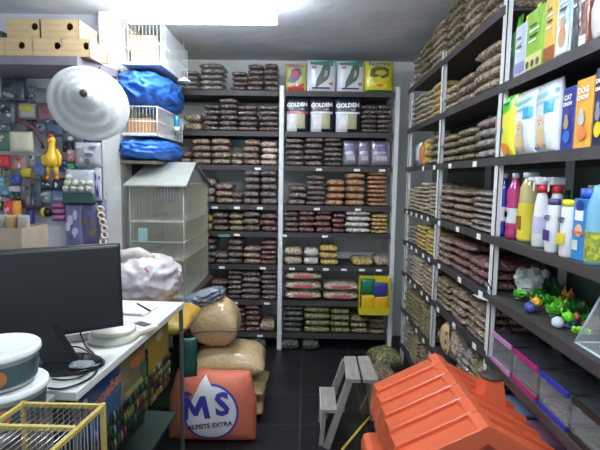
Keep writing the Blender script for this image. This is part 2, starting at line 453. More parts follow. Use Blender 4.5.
# two white bags with a perched bird
for k, (a, b, wh) in enumerate(((307,336,'beside the parrot bag'),(337,365,'beside the yellow bag'))):
    x0, x1 = X0(a), X0(b); w = x1-x0; h = Z39(320, 59)-zt
    r, f = upright('bird_food_bag', 'white bird food bag with green top and grey bird, '+wh, 'bag', ((x0+x1)/2, 3.97+.01*k, zt), w, h, .1, foil(222,226,234), group='white bags with a perched bird')
    art(r, [(-w*.48,h*.84),(w*.48,h*.78),(w*.48,h*.99),(-w*.48,h*.99)], foil(72,150,128), 'green_band', f)
    art(r, [(-w*.22,h*.1),(-w*.18,h*.34),(-.06*w,h*.55),(w*.02,h*.68),(w*.05,h*.8),(w*.14,h*.85),(w*.22,h*.84),(w*.3,h*.78),(w*.23,h*.75),(w*.25,h*.66),(w*.28,h*.52),(w*.2,h*.36),(w*.06,h*.27),(-w*.1,h*.18)], col(88,104,92), 'bird', f, .003)
    art(r, [(w*.08,h*.42),(w*.13,h*.68),(w*.21,h*.62),(w*.2,h*.5)], col(170,180,160), 'bird_breast', f, .004)
    art(r, rect(-w*.32, w*.3, h*.1, h*.14), col(50,46,50), 'perch', f, .003)
    art(r, ell(w*.33, h*.25, w*.08, h*.05), col(176,132,110), 'seal', f, .003)
    art(r, ell(-w*.25, h*.75, w*.1, h*.05), col(220,130,140), 'emblem', f, .003)
# yellow bag
x0, x1 = X0(365), X0(394); w = x1-x0; h = Z39(380, 60)-zt
r, f = upright('bird_food_bag', 'yellow bird food bag with purple wording, right end of top shelf', 'bag', ((x0+x1)/2, 3.97, zt), w, h, .1, foil(226,212,40))
art(r, [(-w*.42,h*.82),(w*.3,h*.84),(w*.44,h*.99),(-w*.42,h*.99)], foil(210,212,200), 'pale_band', f)
art(r, [(-w*.3,h*.72),(-w*.1,h*.8),(w*.2,h*.78),(w*.32,h*.7),(w*.3,h*.5),(w*.1,h*.42),(0,h*.5),(-w*.18,h*.46),(-w*.34,h*.5),(-w*.24,h*.58)], col(92,104,50), 'leaf_print', f, .003)
art(r, ell(w*.04, h*.6, w*.2, h*.08), col(200,180,60), 'bird_print', f, .004)
art(r, ell(w*.02, h*.22, w*.13, h*.05), col(214,120,50), 'orange_seal', f, .003)
art(r, rect(-w*.48, w*.48, h*.01, h*.08), foil(60,130,60), 'green_hem', f, .002)
write(r, 'Nutrivo', w*.22, -.02*w, h*.88, col(96,70,140), f, .005, bold=.001)
# three black bags with the white word
zg = ZS[1]+.001
for k, (a, b, wh) in enumerate(((285,309,'leftmost'),(309,334,'middle'),(334,361,'rightmost'))):
    x0, x1 = X39(a, zg+.1), X39(b, zg+.1); w = x1-x0; h = Z39(320, 96)-zg
    r, f = upright('pet_food_bag', '%s of three black pet food bags with white word GOLDEN' % wh, 'bag', ((x0+x1)/2, 3.96, zg), w, h, .09, foil(34,36,52), group='black bags lettered GOLDEN', tilt=0)
    write(r, 'GOLDEN', w*.21, 0, h*.74, TAGM, f, .005, bold=.0025, rot=.05)
    art(r, rect(-w*.45, w*.45, h*.51, h*.57), [foil(200,90,100), foil(220,220,226), foil(226,226,230)][k], 'stripe', f, .003)
    art(r, rect(-w*.42, 0, h*.02, h*.5), foil(204,206,212), 'silver_panel', f, .002)
    art(r, rect(0, w*.34, h*.1, h*.5), foil(176,172,130), 'picture_panel', f, .002)
    art(r, [(-w*.36,h*.02),(-w*.3,h*.3),(-w*.2,h*.42),(-w*.08,h*.36),(-w*.05,h*.2),(0,h*.02)], col(232,230,226), 'dog_print', f, .004)
    write(r, 'Light', w*.1, w*.2, h*.63, TAGM, f, .005)
# silver bags on third shelf
zg = ZS[2]+.001
for k, (a, b, wh) in enumerate(((343,358,'left'),(358,371,'middle'),(371,391,'right'))):
    x0, x1 = X39(a, zg+.1), X39(b, zg+.1); w = x1-x0; h = Z39(360, 140)-zg
    r, f = upright('snack_bag', '%s silver foil bag with purple top on third shelf of back rack' % wh, 'bag', ((x0+x1)/2, 3.96, zg), w, h, .08, mat('silver_foil', C(168,166,178), .25, metal=.7, bump=1, bscale=18), group='silver foil bags with purple print')
    art(r, rect(-w*.36, w*.36, h*.58, h*.8), foil(104,94,148), 'purple_print', f, .002)
    art(r, rect(-w*.24, w*.3, h*.24, h*.42), col(186,186,196), 'white_label', f, .003)
# yellow tray holding packs
zg = ZS[6]+.001
x0, x1 = X39(358, .5), X39(388, .5)
yz0, yz1 = at(373, 315, Y=3.83).z, at(373, 277, Y=3.86).z
r = thing('display_tray', 'yellow display tray of small packs jutting from the back rack', 'display tray', ((x0+x1)/2, 3.86, yz0), 0)
w = x1-x0; h = yz1-yz0; yl = col(214,196,40); b = MB()
b.box(-w/2, w/2, .04, .05, 0, h).box(-w/2, -w/2+.006, -.03, .05, 0, h).box(w/2-.006, w/2, -.03, .05, 0, h).box(-w/2, w/2, -.03, .05, 0, .006).box(-w/2, w/2, -.036, -.03, 0, h*.2)
b.build('tray_shell', yl, r)
for i, (u, v, c, wh) in enumerate(((-.22,.52,(36,120,92),'green pack upper left in the yellow tray'),(.2,.42,(58,64,150),'blue pack upper right in the yellow tray'),(-.2,.08,(228,190,30),'yellow pack lower left in the yellow tray'),(.24,.08,(232,180,30),'yellow pack lower right in the yellow tray'))):
    o = pouch(w*.46, h*.42, .04, i).build('snack_pack', foil(*c), None, ((x0+x1)/2+u*w, 3.855, yz0+.007+v*h), 0)
    tag(o, wh, 'pack', 'packs in the yellow tray')
# dark bags on the floor under the back rack
for i, (px, py, s_) in enumerate(((256,344,.16),(288,347,.16),(309,346,.15))):
    p = at(px, py+4, Z=0); p.y = max(p.y, 3.98)
    o = bag_obj('floor_bag', i, film('bag_film', C(150,160,150), .45) if 0 else K['black'], (s_, .22, .1), (p.x, p.y, .001), .2)
    tag(o, 'dark clear-wrapped bag on the floor, %s under the back rack' % ('leftmost','middle','rightmost')[i], 'bag', 'dark bags on the floor under the rack')

# ---------------- right-hand rack
XR = .8
rr = thing('shelving_rack', 'long rack of dark shelves and white posts along the right wall', 'shelving rack', (XR, 0, 0))
PY = [1.06, 1.975, 2.85, 3.72]
for Y in PY:
    b = MB().box(0, .004, Y-.02, Y+.02, 0, 2.26).box(0, .022, Y-.02, Y-.016, 0, 2.26).build('post', POST, rr)
    MB().box(.312, .316, Y-.02, Y+.02, 0, 2.26).box(.28, .312, Y-.02, Y-.016, 0, 2.26).build('post', POST, rr)
    # bolt heads
for Y, zz in ((2.85, 1.83), (2.85, 1.56), (2.85, 1.24)):
    pass
rsh = {}
BAYS = [(PY[0]+.022, PY[1]-.022), (PY[1]+.022, PY[2]-.022), (PY[2]+.022, PY[3]-.022)]
ZR = [2.215, 1.9, 1.6, 1.265, 1.01, .75, .45, .15]
for bi, (y0, y1) in enumerate(BAYS):
    for i, z in enumerate(ZR):
        zz = z if bi else (z if i else 2.4)
        if bi == 0 and i == 0: continue
        if bi == 0 and i == 5: zz = .735
        e = .06 if bi == 2 else 0
        b = MB().box(.0, .32, y0, y1+.02+e, zz-.012, zz).box(-.004, 0, y0-.022, y1+.022+e, zz-.036, zz).box(.316, .32, y0, y1, zz-.04, zz)
        rsh[(bi, i)] = b.build('shelf', SHELF, rr)
for bi, si, ys in ((2,3,[3.66,3.5,3.34,3.18,3.02]),(1,3,[2.76,2.42,2.12]),(2,2,[3.2,2.92]),(1,2,[2.6,2.22]),(2,4,[3.6,3.45,3.3,3.1,2.95]),(1,4,[2.72,2.35,2.06]),(2,5,[3.6,3.45,3.3,3.1,2.95]),(1,5,[2.7,2.4,2.1]),(2,6,[3.5,3.2,3.0])):
    for y in ys: price_tag(rsh[(bi, si)], -.004, y, ZR[si]-.022, 'y', w=.045, h=.026)
RR = {  # shelf: {bay: [(Y1 far, Y0 near, height, n, kind)]}
 0: {2: [(3.78,3.52,.2,5,'tan'),(3.52,3.2,.24,5,'olive'),(3.2,2.87,.27,6,'tan')], 1: [(2.82,2.55,.29,6,'olive'),(2.55,2.27,.3,6,'tan'),(2.27,2.0,.3,6,'brown')]},
 1: {2: [(3.76,3.5,.22,6,'grey'),(3.5,3.3,.22,6,'beige'),(3.3,3.1,.2,6,'beige'),(3.1,2.87,.21,5,'yellow')], 1: [(2.82,2.6,.14,3,'tan'),(2.6,2.32,.15,3,'brown'),(2.32,2.0,.21,4,'tan')]},
 2: {2: [(3.22,3.05,.18,4,'olive'),(3.05,2.87,.19,4,'olive')], 1: [(2.82,2.55,.16,4,'olive'),(2.55,2.28,.17,4,'olive'),(2.28,2.0,.19,4,'grey')]},
 3: {2: [(3.72,3.52,.17,6,'beige'),(3.52,3.32,.19,7,'beige'),(3.32,3.1,.22,8,'beige'),(3.1,2.87,.2,8,'beige')], 1: [(2.82,2.58,.19,5,'brown'),(2.58,2.28,.19,5,'brown'),(2.28,2.0,.19,7,'grey')]},
 4: {2: [(3.7,3.4,.14,5,'grey'),(3.4,3.12,.17,6,'yellow'),(3.12,2.87,.16,6,'yellow')], 1: [(2.82,2.56,.16,4,'brown'),(2.56,2.28,.17,4,'maroon'),(2.28,2.0,.13,3,'maroon')]},
 5: {2: [(3.7,3.48,.16,5,'grey'),(3.48,3.18,.19,7,'beige'),(3.18,2.87,.18,6,'tan')], 1: [(2.82,2.55,.17,5,'olive'),(2.55,2.28,.17,4,'brown'),(2.28,2.0,.17,5,'brown')]},
 6: {2: [(3.7,3.45,.18,6,'green'),(3.45,3.18,.2,7,'olive'),(3.18,2.87,.2,7,'green')], 1: [(2.38,2.2,.19,6,'grey'),(2.2,2.0,.2,6,'olive')]},
 7: {2: [(3.7,3.48,.18,5,'grey'),(3.48,3.18,.2,7,'olive'),(3.18,2.87,.2,6,'brown')], 1: [(2.82,2.55,.18,5,'brown'),(2.55,2.28,.18,5,'brown'),(2.28,2.0,.18,5,'olive')]},
}
for s, dd in RR.items():
    for bi, lst in dd.items():
        place = {2: 'right far bay', 1: 'right middle bay'}[bi]
        for i, (y1, y0, ht, n, kd) in enumerate(lst):
            stack('y', y0, min(y1, 3.69), ZR[s]+.001, ht, n, kd, i, place, SN[s], depth=.28, front=.795)
build_bags()
# small mixed packs, far bay third shelf
zz = ZR[2]+.001
for i, (y, c, hh, ww, lb) in enumerate(((3.66,(70,72,78),.17,.1,'dark pack at the far end of the third right shelf'),(3.55,(190,196,204),.18,.1,'clear silver pack with blue foot beside dark pack on right shelf'),(3.44,(200,120,60),.16,.09,'orange pack between silver and yellow packs on right shelf'),(3.32,(222,186,52),.19,.12,'upright yellow pack beside olive bags on third right shelf'))):
    t = thing('snack_pack', lb, 'pack', (.86, y, zz), -math.pi/2, 'upright packs on the third right shelf')
    pouch(ww, hh, .07, i).build('pouch', foil(*c), t)
    if i == 1: art(t, rect(-ww*.4, ww*.4, 0.005, hh*.25), foil(50,90,190), 'blue_foot', pouch_fn(ww, hh, .07), .002)
    if i == 3: art(t, rect(-ww*.2, ww*.2, .05, hh*.7), foil(180,120,40), 'brown_print', pouch_fn(ww, hh, .07), .002)
# big clear sack with brown patch on the sixth shelf of the mid bay
t = thing('grain_sack', 'upright sack with pale round patch on the right rack near the roof ridge', 'sack', (.94, 2.6, ZR[6]+.001), math.pi/2*3)
MB().add(*(lambda q: ([(x, y, z) for x, y, z in q[0]], q[1]))(grid_blob(.36, .26, .25, 16, 14, 3, .5, .06, 4, .45)), None, True).build('sack_body', K['tan'], t)
f = pouch_fn(.36, .25, .24)
art(t, ell(.0, .13, .09, .09), col(214,186,140), 'round_patch', f, .012)
for q in range(3): art(t, ell(.04, .08+.05*q, .012, .012), col(60,56,50), 'dark_dot', f, .016)

# ================================================================= RIGHT NEAR BAY GOODS
RY = lambda px, py, X=.84: at(px, py, X=X).y
def rbox(name, label, cat, pxf, pxn, z, h, depth, m, X=.83, group=None, yref=None, taper=0):
    """a carton whose printed face looks into the aisle; local x runs towards the camera"""
    py = yref or 174+(1.5-z-h/2)*250
    y1, y0 = RY(pxf, py, X), RY(pxn, py, X); w = y1-y0-.004
    t = thing(name, label, cat, (X, (y0+y1)/2, z+.001), -math.pi/2, group)
    bm = bmesh.new(); bmesh.ops.create_cube(bm, size=1)
    for v in bm.verts:
        v.co = Vector((v.co.x*w, (v.co.y+.5)*depth, (v.co.z+.5)*h))
    bmesh.ops.bevel(bm, geom=bm.edges[:], offset=.002, segments=1, affect='EDGES')
    MB().bm(bm).build('carton', m, t)
    return t, w
z = 1.901
# top tier: display cartons with treats standing in them
tier = [
 (506,515,.2,'green and black display carton of treat sticks beside the white post',(60,130,60),[(30,34,36,0,.5)],(70,190,60),5),
 (515,526,.21,'pale blue-white display carton of treat sticks, upper right shelf',(206,214,236),[(150,150,200,.1,.3)],(190,220,60),6),
 (526,544,.23,'lime green display carton of treat sticks on the upper right shelf',(150,200,60),[(226,230,150,.05,.3)],(140,210,60),6),
 (544,556,.25,'yellow-orange display carton with brown treat sticks',(236,196,90),[(160,90,40,.05,.25)],(176,124,70),5),
 (556,570,.27,'pale blue display carton with a dog picture, upper right shelf',(176,206,226),[(240,230,220,.05,.4)],(170,120,120),4),
 (571,579,.28,'narrow dark carton with lime top on the upper right shelf',(40,44,50),[(190,210,120,.6,.98)],None,0),
 (579,587,.28,'narrow brown carton between the dark carton and black bag',(120,62,44),[(220,220,216,.03,.15)],None,0)]
for (a, b, hh, lb, c, bands, stc, ns) in tier:
    t, w = rbox('display_carton', lb, 'carton', a, b, z, hh, .2, foil(*c), group='treat cartons on the upper right shelf')
    for (r_, g_, b_, v0, v1) in bands: art(t, rect(-w*.46, w*.46, hh*v0+.004, hh*v1), foil(r_, g_, b_), 'print_band', None, .003)
    for q in range(4): art(t, rect(-w*.3, w*(.1+.08*(q % 3)), hh*(.5+.08*q), hh*(.53+.08*q)), col(60,90,50) if q % 2 else col(240,240,236), 'print_line', None, .004)
    if 'lime green' in lb:
        for q in range(3): art(t, ell(-w*.3+q*w*.28, hh*.15, w*.09, hh*.06), col(110,80,60), 'animal_print', None, .005)
    if 'dog' in lb:
        art(t, ell(-.0, hh*.26, w*.26, hh*.12), col(196,150,110), 'dog_print', None, .005); art(t, ell(.0, hh*.42, w*.16, hh*.07), col(206,164,120), 'dog_head_print', None, .006)
    for q in range(ns):
        aa = random.uniform(-.25, .25); xx = (q+.5)/ns*w*.8-w*.4; zz = hh*.6; L = hh*.55+random.uniform(0, .05)
        M = Matrix.Translation((xx, .02+.03*(q % 4), zz)) @ Matrix.Rotation(aa, 4, 'Y') @ Matrix.Rotation(-.1, 4, 'X')
        cc = stc if q % 3 else (min(255, stc[0]+60), min(255, stc[1]+20), 40)
        MB().box(-.012, .012, 0, .004, 0, L, M).build('treat_packet', foil(*cc), t)
# black and white bag at the frame edge
y1, y0 = RY(587, 30), 1.14; w = y1-y0
t = thing('pet_food_bag', 'black and white pet food bag at the near end of upper right shelf', 'bag', (.87, (y0+y1)/2, z), -math.pi/2)
pouch(w, .33, .1, 3).build('pouch', foil(32,36,48), t); f = pouch_fn(w, .33, .1)
art(t, [(-w*.48,.01),(w*.48,.01),(w*.48,.16),(-w*.2,.15),(-w*.4,.1)], foil(240,240,240), 'white_print', f, .003)
art(t, [(-w*.3,.3),(-w*.2,.2),(w*.1,.18),(w*.1,.2),(-w*.15,.22),(-w*.25,.3)], foil(230,230,232), 'white_swoosh', f, .003)

# second tier z=1.6
z = 1.601
def rpouch(lb, a, b, py, h, t_, m, X=.86, name='pet_food_bag', grp='pet food bags on the right shelf'):
    y1, y0 = RY(a, py, X), RY(b, py, X); w = y1-y0
    r = thing(name, lb, 'bag', (X, (y0+y1)/2, z), -math.pi/2, grp)
    pouch(w, h, t_, a).build('pouch', m, r); return r, w, pouch_fn(w, h, t_)
r, w, f = rpouch('lime and yellow dog food bag standing beside the near white post', 499, 518, 120, .245, .05, foil(236,232,70), X=.83)
h = .245
art(r, [(-w*.48,h*.66),(w*.1,h*.7),(w*.48,h*.8),(w*.48,h*.99),(-w*.48,h*.99)], foil(80,210,40), 'green_top', f, .002)
art(r, ell(-w*.28, h*.58, w*.13, h*.12), col(196,140,80), 'dog_print', f, .003); art(r, rect(-w*.45, w*.1, h*.38, h*.47), foil(40,120,190), 'blue_ribbon', f, .004)
art(r, ell(w*.1, h*.12, w*.3, h*.1), foil(240,150,50), 'orange_bowl_print', f, .003); art(r, rect(-w*.3, w*.3, h*.84, h*.88), col(30,110,60), 'green_print', f, .004); art(r, ell(-w*.2, h*.27, w*.12, h*.05), foil(90,170,90), 'seal', f, .004)
for k, (a, b, wh) in enumerate(((518,541,'left'),(540,562,'right'))):
    r, w, f = rpouch('%s of two pale blue-white bags with a seated golden puppy' % wh, a, b, 115, .25, .06, foil(232,240,246), X=.85)
    h = .25
    art(r, [(-w*.48,h*.74),(w*.48,h*.8),(w*.48,h*.86),(-w*.48,h*.8)], foil(130,206,222), 'blue_stripe', f, .002)
    art(r, [(-w*.48,h*.66),(w*.48,h*.7),(w*.48,h*.74),(-w*.48,h*.7)], foil(160,220,230), 'blue_stripe', f, .002)
    art(r, rect(w*.1, w*.42, h*.54, h*.7), foil(70,180,214), 'blue_square', f, .003)
    art(r, ell(-w*.02, h*.22, w*.2, h*.15), col(226,196,150), 'puppy_body_print', f, .003); art(r, ell(-w*.02, h*.43, w*.14, h*.1), col(236,210,168), 'puppy_head_print', f, .004)
    for q in (-1, 1):
        art(r, ell(-w*.02+q*w*.05, h*.45, w*.015, h*.012, 10), BLACK, 'eye_print', f, .006); art(r, ell(-w*.02+q*w*.14, h*.1, w*.07, h*.035, 12), col(210,172,130), 'paw_print', f, .005)
    art(r, ell(-w*.02, h*.4, w*.02, h*.015, 10), BLACK, 'nose_print', f, .006); art(r, ell(-w*.3, h*.07, w*.1, h*.02), foil(60,150,200), 'blue_seal', f, .004)
for (a, b, hh, c, lb, ic, ac) in ((562,575,.225,(56,64,150),'blue carton with a sitting cat picture on the right shelf',(176,150,110),(60,120,210)),(575,592,.235,(238,178,70),'orange-yellow carton with a grey puppy picture on the right shelf',(200,200,206),(238,140,80)),(593,606,.25,(48,48,92),'navy carton with yellow disc at the near end of the right shelf',(150,150,160),(232,210,40))):
    t, w = rbox('treat_carton', lb, 'carton', a, b, 1.6, hh-.025, .16, foil(*c), group='treat cartons beside the puppy bags', yref=110)
    hh -= .025
    write(t, 'DOG' if 'cat' not in lb else 'CAT', w*.3, 0, hh*.83, TAGM, None, .004, bold=.001)
    write(t, 'CHOW', w*.22, 0, hh*.73, TAGM, None, .004, bold=.001)
    art(t, ell(0, hh*.42, w*.2, hh*.09), col(*ic), 'animal_print', None, .005); art(t, ell(0, hh*.52, w*.13, hh*.05), col(*ic), 'animal_head_print', None, .006)
    art(t, ell(w*.05, hh*.22, w*.3, hh*.1), foil(*ac), 'colour_disc', None, .004)
    MB().box(-w*.28, w*.28, .04, .12, hh, hh+.02, bev=.004).build('carton_flap', foil(*c), t)

# third tier z=1.265: bottles
z = 1.266
GLS = lambda r_, g_, b_: mat('liquid_%d_%d_%d' % (r_, g_, b_), C(r_, g_, b_), .12, coat=.6)
def bottle(lb, px, py, X, prof, m, capm=None, capprof=None, label=None, cat='bottle', name='bottle', sx=1, sy=1, n=24):
    """standing bottle; label: list of (z0,z1,material) wraps"""
    p = at(px, py, X=X)
    t = thing(name, lb, cat, (X, p.y, z), -math.pi/2, 'bottles on the third right shelf')
    MB().lathe(prof, n, None, True, sx, sy).build('bottle_body', m, t)
    if capprof: MB().lathe(capprof, n, None, True, sx if sx < 1 else 1, sy if sy < 1 else 1).build('cap', capm, t)
    def rad(zq):
        for (r0, z0), (r1, z1) in zip(prof, prof[1:]):
            if z0 <= zq <= z1 and z1 > z0: return r0+(r1-r0)*(zq-z0)/(z1-z0)
        return prof[0][0]
    for (z0, z1, lm) in (label or []):
        MB().lathe([(rad(z0)+.001, z0), (rad((z0+z1)/2)+.0012, (z0+z1)/2), (rad(z1)+.001, z1)], n, None, True, sx, sy, cap=False).build('wrap_label', lm, t)
    return t
BP = [(.0,0),(.024,0),(.028,.01),(.028,.03),(.026,.04),(.028,.05),(.028,.14),(.025,.146),(.029,.165),(.028,.195),(.022,.215),(.012,.235),(.012,.25)]
CP = [(.0,.246),(.014,.246),(.014,.266),(.0,.266)]
for px, c, lc, lb in ((503,(40,44,140),(226,170,110),'blue liquid bottle with dog label beside the white post'),(514,(176,52,110),(232,150,170),'magenta liquid bottle with dog label between blue and yellow bottles')):
    t = bottle(lb, px, 210, .84 if px < 510 else .84, BP, GLS(*c), mat('clear_cap', C(206,206,216), .3), CP, [(.06,.125,col(206,212,224)),(.055,.066,col(*c))])
    M = Matrix.Rotation(0, 4, 'Z')
    MB().lathe([(0,0),(.014,0)], 14, Matrix.Translation((-.005,-.0305,.1)) @ Matrix.Rotation(R(90), 4, 'X')).build('dog_print', col(110,74,54), t)
    MB().box(-.018, .012, -.031, -.029, .112, .122).build('brand_patch', col(*lc), t)
t = bottle('large clear bottle with yellow label and white lid on the right shelf', 529, 210, .86, [(0,0),(.034,0),(.038,.01),(.038,.16),(.035,.21),(.024,.24),(.02,.25)], mat('straw_liquid', C(188,178,120), .12, coat=.6), WHITE, [(0,.248),(.028,.248),(.028,.268),(0,.268)], [(.012,.15,col(222,204,60))])
MB().box(-.016, .018, -.041, -.037, .05, .1).build('brown_print', col(150,104,50), t)
for k, (px, X, lb) in enumerate(((541,.835,'tall white spray bottle with red collar, nearer the yellow-label bottle'),(556,.87,'tall white spray bottle with red collar, behind the navy-capped bottle'))):
    t = bottle(lb, px, 215, X, [(0,0),(.022,0),(.026,.008),(.026,.08),(.023,.15),(.017,.185),(.012,.2)], WHITE, None, None, [(.05,.11,col(196,196,222))], name='spray_bottle')
    MB().lathe([(.0,.195),(.018,.195),(.019,.222),(0,.222)], 20).build('red_collar', col(206,50,66), t)
    b = MB().box(-.014, .014, -.03, .02, .222, .25, bev=.005).box(-.008, .008, -.05, -.03, .236, .248, bev=.002); b.build('spray_head', WHITE, t)
    MB().box(-.003, .003, -.034, -.03, .2, .236).build('trigger', WHITE, t)
for k, (px, c, lb) in enumerate(((552,(76,70,130),'small white bottle with navy cap and navy print'),(567,(232,214,40),'small white bottle with yellow cap and yellow print'))):
    t = bottle(lb, px, 240, .815, [(0,0),(.022,0),(.025,.006),(.025,.15),(.023,.158)], WHITE, col(*c), [(0,.158),(.023,.158),(.023,.178),(0,.18)], None, sy=.8)
    MB().box(-.02, .02, -.0225, -.0215, .04, .075).build('print_band', col(*c), t)
    write(t, 'VET', .022, 0, .115, col(60,60,100), None, .0235, bold=.001)
t, w = rbox('shampoo_carton', 'tall blue carton with puppy picture and blue cap on the right shelf', 'carton', 572, 588, 1.265, .185, .05, foil(60,140,214), X=.815, group='cartons among the bottles', yref=225)
art(t, rect(-w*.3, w*.25, .12, .15), TAGM, 'white_panel', None, .003); art(t, ell(0, .165, w*.26, .016), col(36,60,140), 'emblem', None, .004)
art(t, ell(-.0, .09, w*.24, .02), col(226,190,150), 'puppy_print', None, .003); art(t, rect(-w*.4, w*.4, .08, .088), col(226,110,80), 'ribbon_print', None, .005); art(t, rect(-w*.4, 0, .03, .06), col(206,224,214), 'pale_panel', None, .003)
MB().lathe([(0,.185),(w*.34,.185),(w*.34,.215),(0,.215)], 20, Matrix.Translation((0,.025,0))).build('cap', col(50,90,190), t)
t = bottle('aerosol can with pale blue top and dotted yellow base', 598, 235, .83, [(0,0),(.03,0),(.031,.01),(.031,.17),(.022,.2),(.018,.225),(0,.23)], col(120,176,200), None, None, [(.01,.095,mat('dotted_yellow', C(206,206,60), .4, col2=C(120,140,60), vscale=90, vtype='voronoi'))], name='aerosol_can', cat='aerosol can')
t = bottle('green bottle half hidden behind the yellow-capped bottle', 566, 200, .93, [(0,0),(.024,0),(.026,.01),(.026,.15),(.012,.18),(.012,.19)], GLS(40,130,90), col(40,120,80), [(0,.188),(.014,.188),(.014,.205),(0,.205)])
t = bottle('pale blue bottle half hidden behind the blue carton', 592, 200, .93, [(0,0),(.024,0),(.026,.01),(.026,.17),(.012,.2),(.012,.21)], GLS(120,180,206), WHITE, [(0,.208),(.014,.208),(.014,.225),(0,.225)])

# fourth tier z=1.01: aquarium ornaments
z4 = 1.011
def ico_lump(r, sub, amp, sc, seed, sz=1):
    bm = bmesh.new(); bmesh.ops.create_icosphere(bm, subdivisions=sub, radius=r)
    for v in bm.verts:
        n = noise.noise(v.co*sc/r+Vector((seed, seed*2, 0))); v.co = v.co*(1+amp*n+amp*.6*abs(noise.noise(v.co*sc*2.3/r)))
        v.co.z *= sz
    zm = min(v.co.z for v in bm.verts)
    for v in bm.verts: v.co.z -= zm
    return bm
p = at(529, 296, Z=z4)
t = thing('coral_rock', 'white branching coral rock ornament on the aquarium goods shelf', 'aquarium ornament', (p.x, p.y, z4), R(60))
COR = col(230,234,230,.7,0,.5)
MB().bm(ico_lump(.05, 3, .5, 2.2, 3, .9), None, False).build('rock_body', COR, t)
for q in range(34):
    a = q*2.4; rr_ = .03+.05*((q*3 % 5)/5)
    MB().bm(ico_lump(.014, 2, .9, 2, q), Matrix.Translation((rr_*math.cos(a)*.8, rr_*math.sin(a)*.8, .005+.095*((q*7 % 9)/9)))).build('coral_lobe', COR, t)
MB().tube([(-.05,-.05,.07),(-.03,-.068,.05),(.02,-.068,.035)], .005).build('dark_slot', DKG, t)
def plant(px, py, c, h, label, nl=10, stem=None, zb=z4, spread=.03, cat='aquarium plant', base=(60,70,60)):
    p = at(px, py, Z=zb)
    if p.x < .83: p.x = .83
    if p.x > 1.03: p = at(px, 200, X=1.0)
    t = thing('plastic_plant', label, cat, (p.x, p.y, zb), 0, 'aquarium ornaments on the right shelf')
    MB().lathe([(0,0),(.018,0),(.014,.012),(0,.015)], 12).build('base', col(*base), t)
    b = MB()
    for q in range(nl):
        a = q*2.399; L = h*(.45+.7*((q*5 % 7)/7)); rr_ = spread*(.3+.7*((q*3 % 5)/5))
        tip = Vector((math.cos(a)*rr_, math.sin(a)*rr_, L)); mid = tip*.55+Vector((0, 0, .01))
        sd = Vector((-math.sin(a), math.cos(a), 0))*.011
        b.add([(0,0,.01), mid+sd, tip, mid-sd, mid+Vector((0,0,.003))], [(0,1,4),(1,2,4),(2,3,4),(3,0,4)])
        b.add([mid*.9+sd*2, mid*.9+sd*.2, mid*1.25+sd*1.5], [(0,1,2)]); b.add([mid*.9-sd*2, mid*.9-sd*.2, mid*1.25-sd*1.5], [(0,2,1)])
    b.build('leaves', col(*c), t)
    return t
plant(519, 300, (110,220,60), .04, 'low lime plastic plant in front of the white coral', 12)
plant(556, 276, (40,70,50), .11, 'dark green plastic plant behind the pink fish ornament', 14, spread=.04)
plant(548, 308, (90,210,70), .05, 'lime plastic plant under the orange ornament', 16, spread=.04)
plant(560, 316, (150,230,70), .07, 'yellow-green plastic plant beside the orange stems', 16, spread=.035)
plant(566, 310, (226,160,60), .09, 'orange-stemmed plastic plant among the lime plants', 9, spread=.025)
plant(583, 312, (60,110,60), .06, 'dark green fern-like plastic plant beside the clear case', 14, spread=.05)
plant(590, 330, (60,170,80), .05, 'green plastic plant in the near corner of the shelf', 16, spread=.05)
plant(586, 325, (200,220,60), .02, 'flat yellow-lime plastic weed near the shelf edge', 8, spread=.045)
for q_, (px_, py_, c_, h_, lb_) in enumerate(((540,300,(80,200,60),.05,'leafy lime plant between the coral and salmon fish'),(553,318,(120,220,70),.05,'bushy lime plant just behind the lime fish'),(573,318,(60,150,70),.06,'mid green bushy plant beside the lime fish'),(565,296,(50,90,60),.1,'tall dull green plant at the back of the shelf'),(580,338,(150,220,60),.03,'low bright lime weed at the near shelf edge'),(597,318,(70,120,60),.05,'olive fern plant against the clear case'),(533,302,(60,170,70),.035,'small green plant touching the violet rock'))):
    plant(px_, py_, c_, h_, lb_, 18, spread=.04)
def fish(px, py, c, r, label, zb, tail=None):
    p = at(px, py, Z=zb); p.x = max(p.x, .83)
    t = thing('toy_fish', label, 'aquarium ornament', (p.x, p.y, zb), R(100), 'aquarium ornaments on the right shelf')
    MB().lathe([(0,0),(.016,0),(.012,.008),(0,.01)], 12).build('base', col(50,80,150), t)
    MB().tube([(0,0,.008),(0,0,.02)], .004).build('stem', col(60,140,70), t)
    vs, fs = grid_blob(r*2, r*1.1, r*1.7, 10, 8, 2.2, .5, .02, 1, .5)
    MB().add([(x, y, z_+.016) for x, y, z_ in vs], fs, None, True).build('body', col(*c), t)
    MB().add([(r*.8,0,.016+r*.85),(r*1.7,.003,.016+r*1.6),(r*1.5,0,.016+r*.85),(r*1.7,-.003,.016+r*.2)], [(0,1,2),(0,2,3)]).build('tail', col(*(tail or c)), t)
    MB().add([(-r*.4,0,.016+r*1.6),(r*.1,.002,.016+r*2.2),(r*.5,0,.016+r*1.5)], [(0,1,2)]).build('fin', col(*c), t)
fish(536, 311, (240,180,40), .022, 'orange-yellow toy fish on a blue stand at the shelf edge', z4)
fish(547, 298, (232,120,90), .03, 'salmon orange toy fish above the lime plants', z4+.0)
fish(551, 286, (236,120,140), .018, 'pink toy fish atop the green ornament', z4+.0)
fish(568, 327, (120,230,50), .022, 'bright lime toy fish near the shelf edge', z4)
fish(576, 325, (232,110,110), .015, 'small coral-red toy fish beside the lime one', z4)
p = at(530, 308, Z=z4)
tag(MB().bm(ico_lump(.022, 2, .3, 2, 5, .9), None, True).build('pebble_ornament', col(70,80,150), None, (.84, at(530, 306, X=.84).y, z4)), 'small blue-violet rock ornament left of the orange fish', 'aquarium ornament')
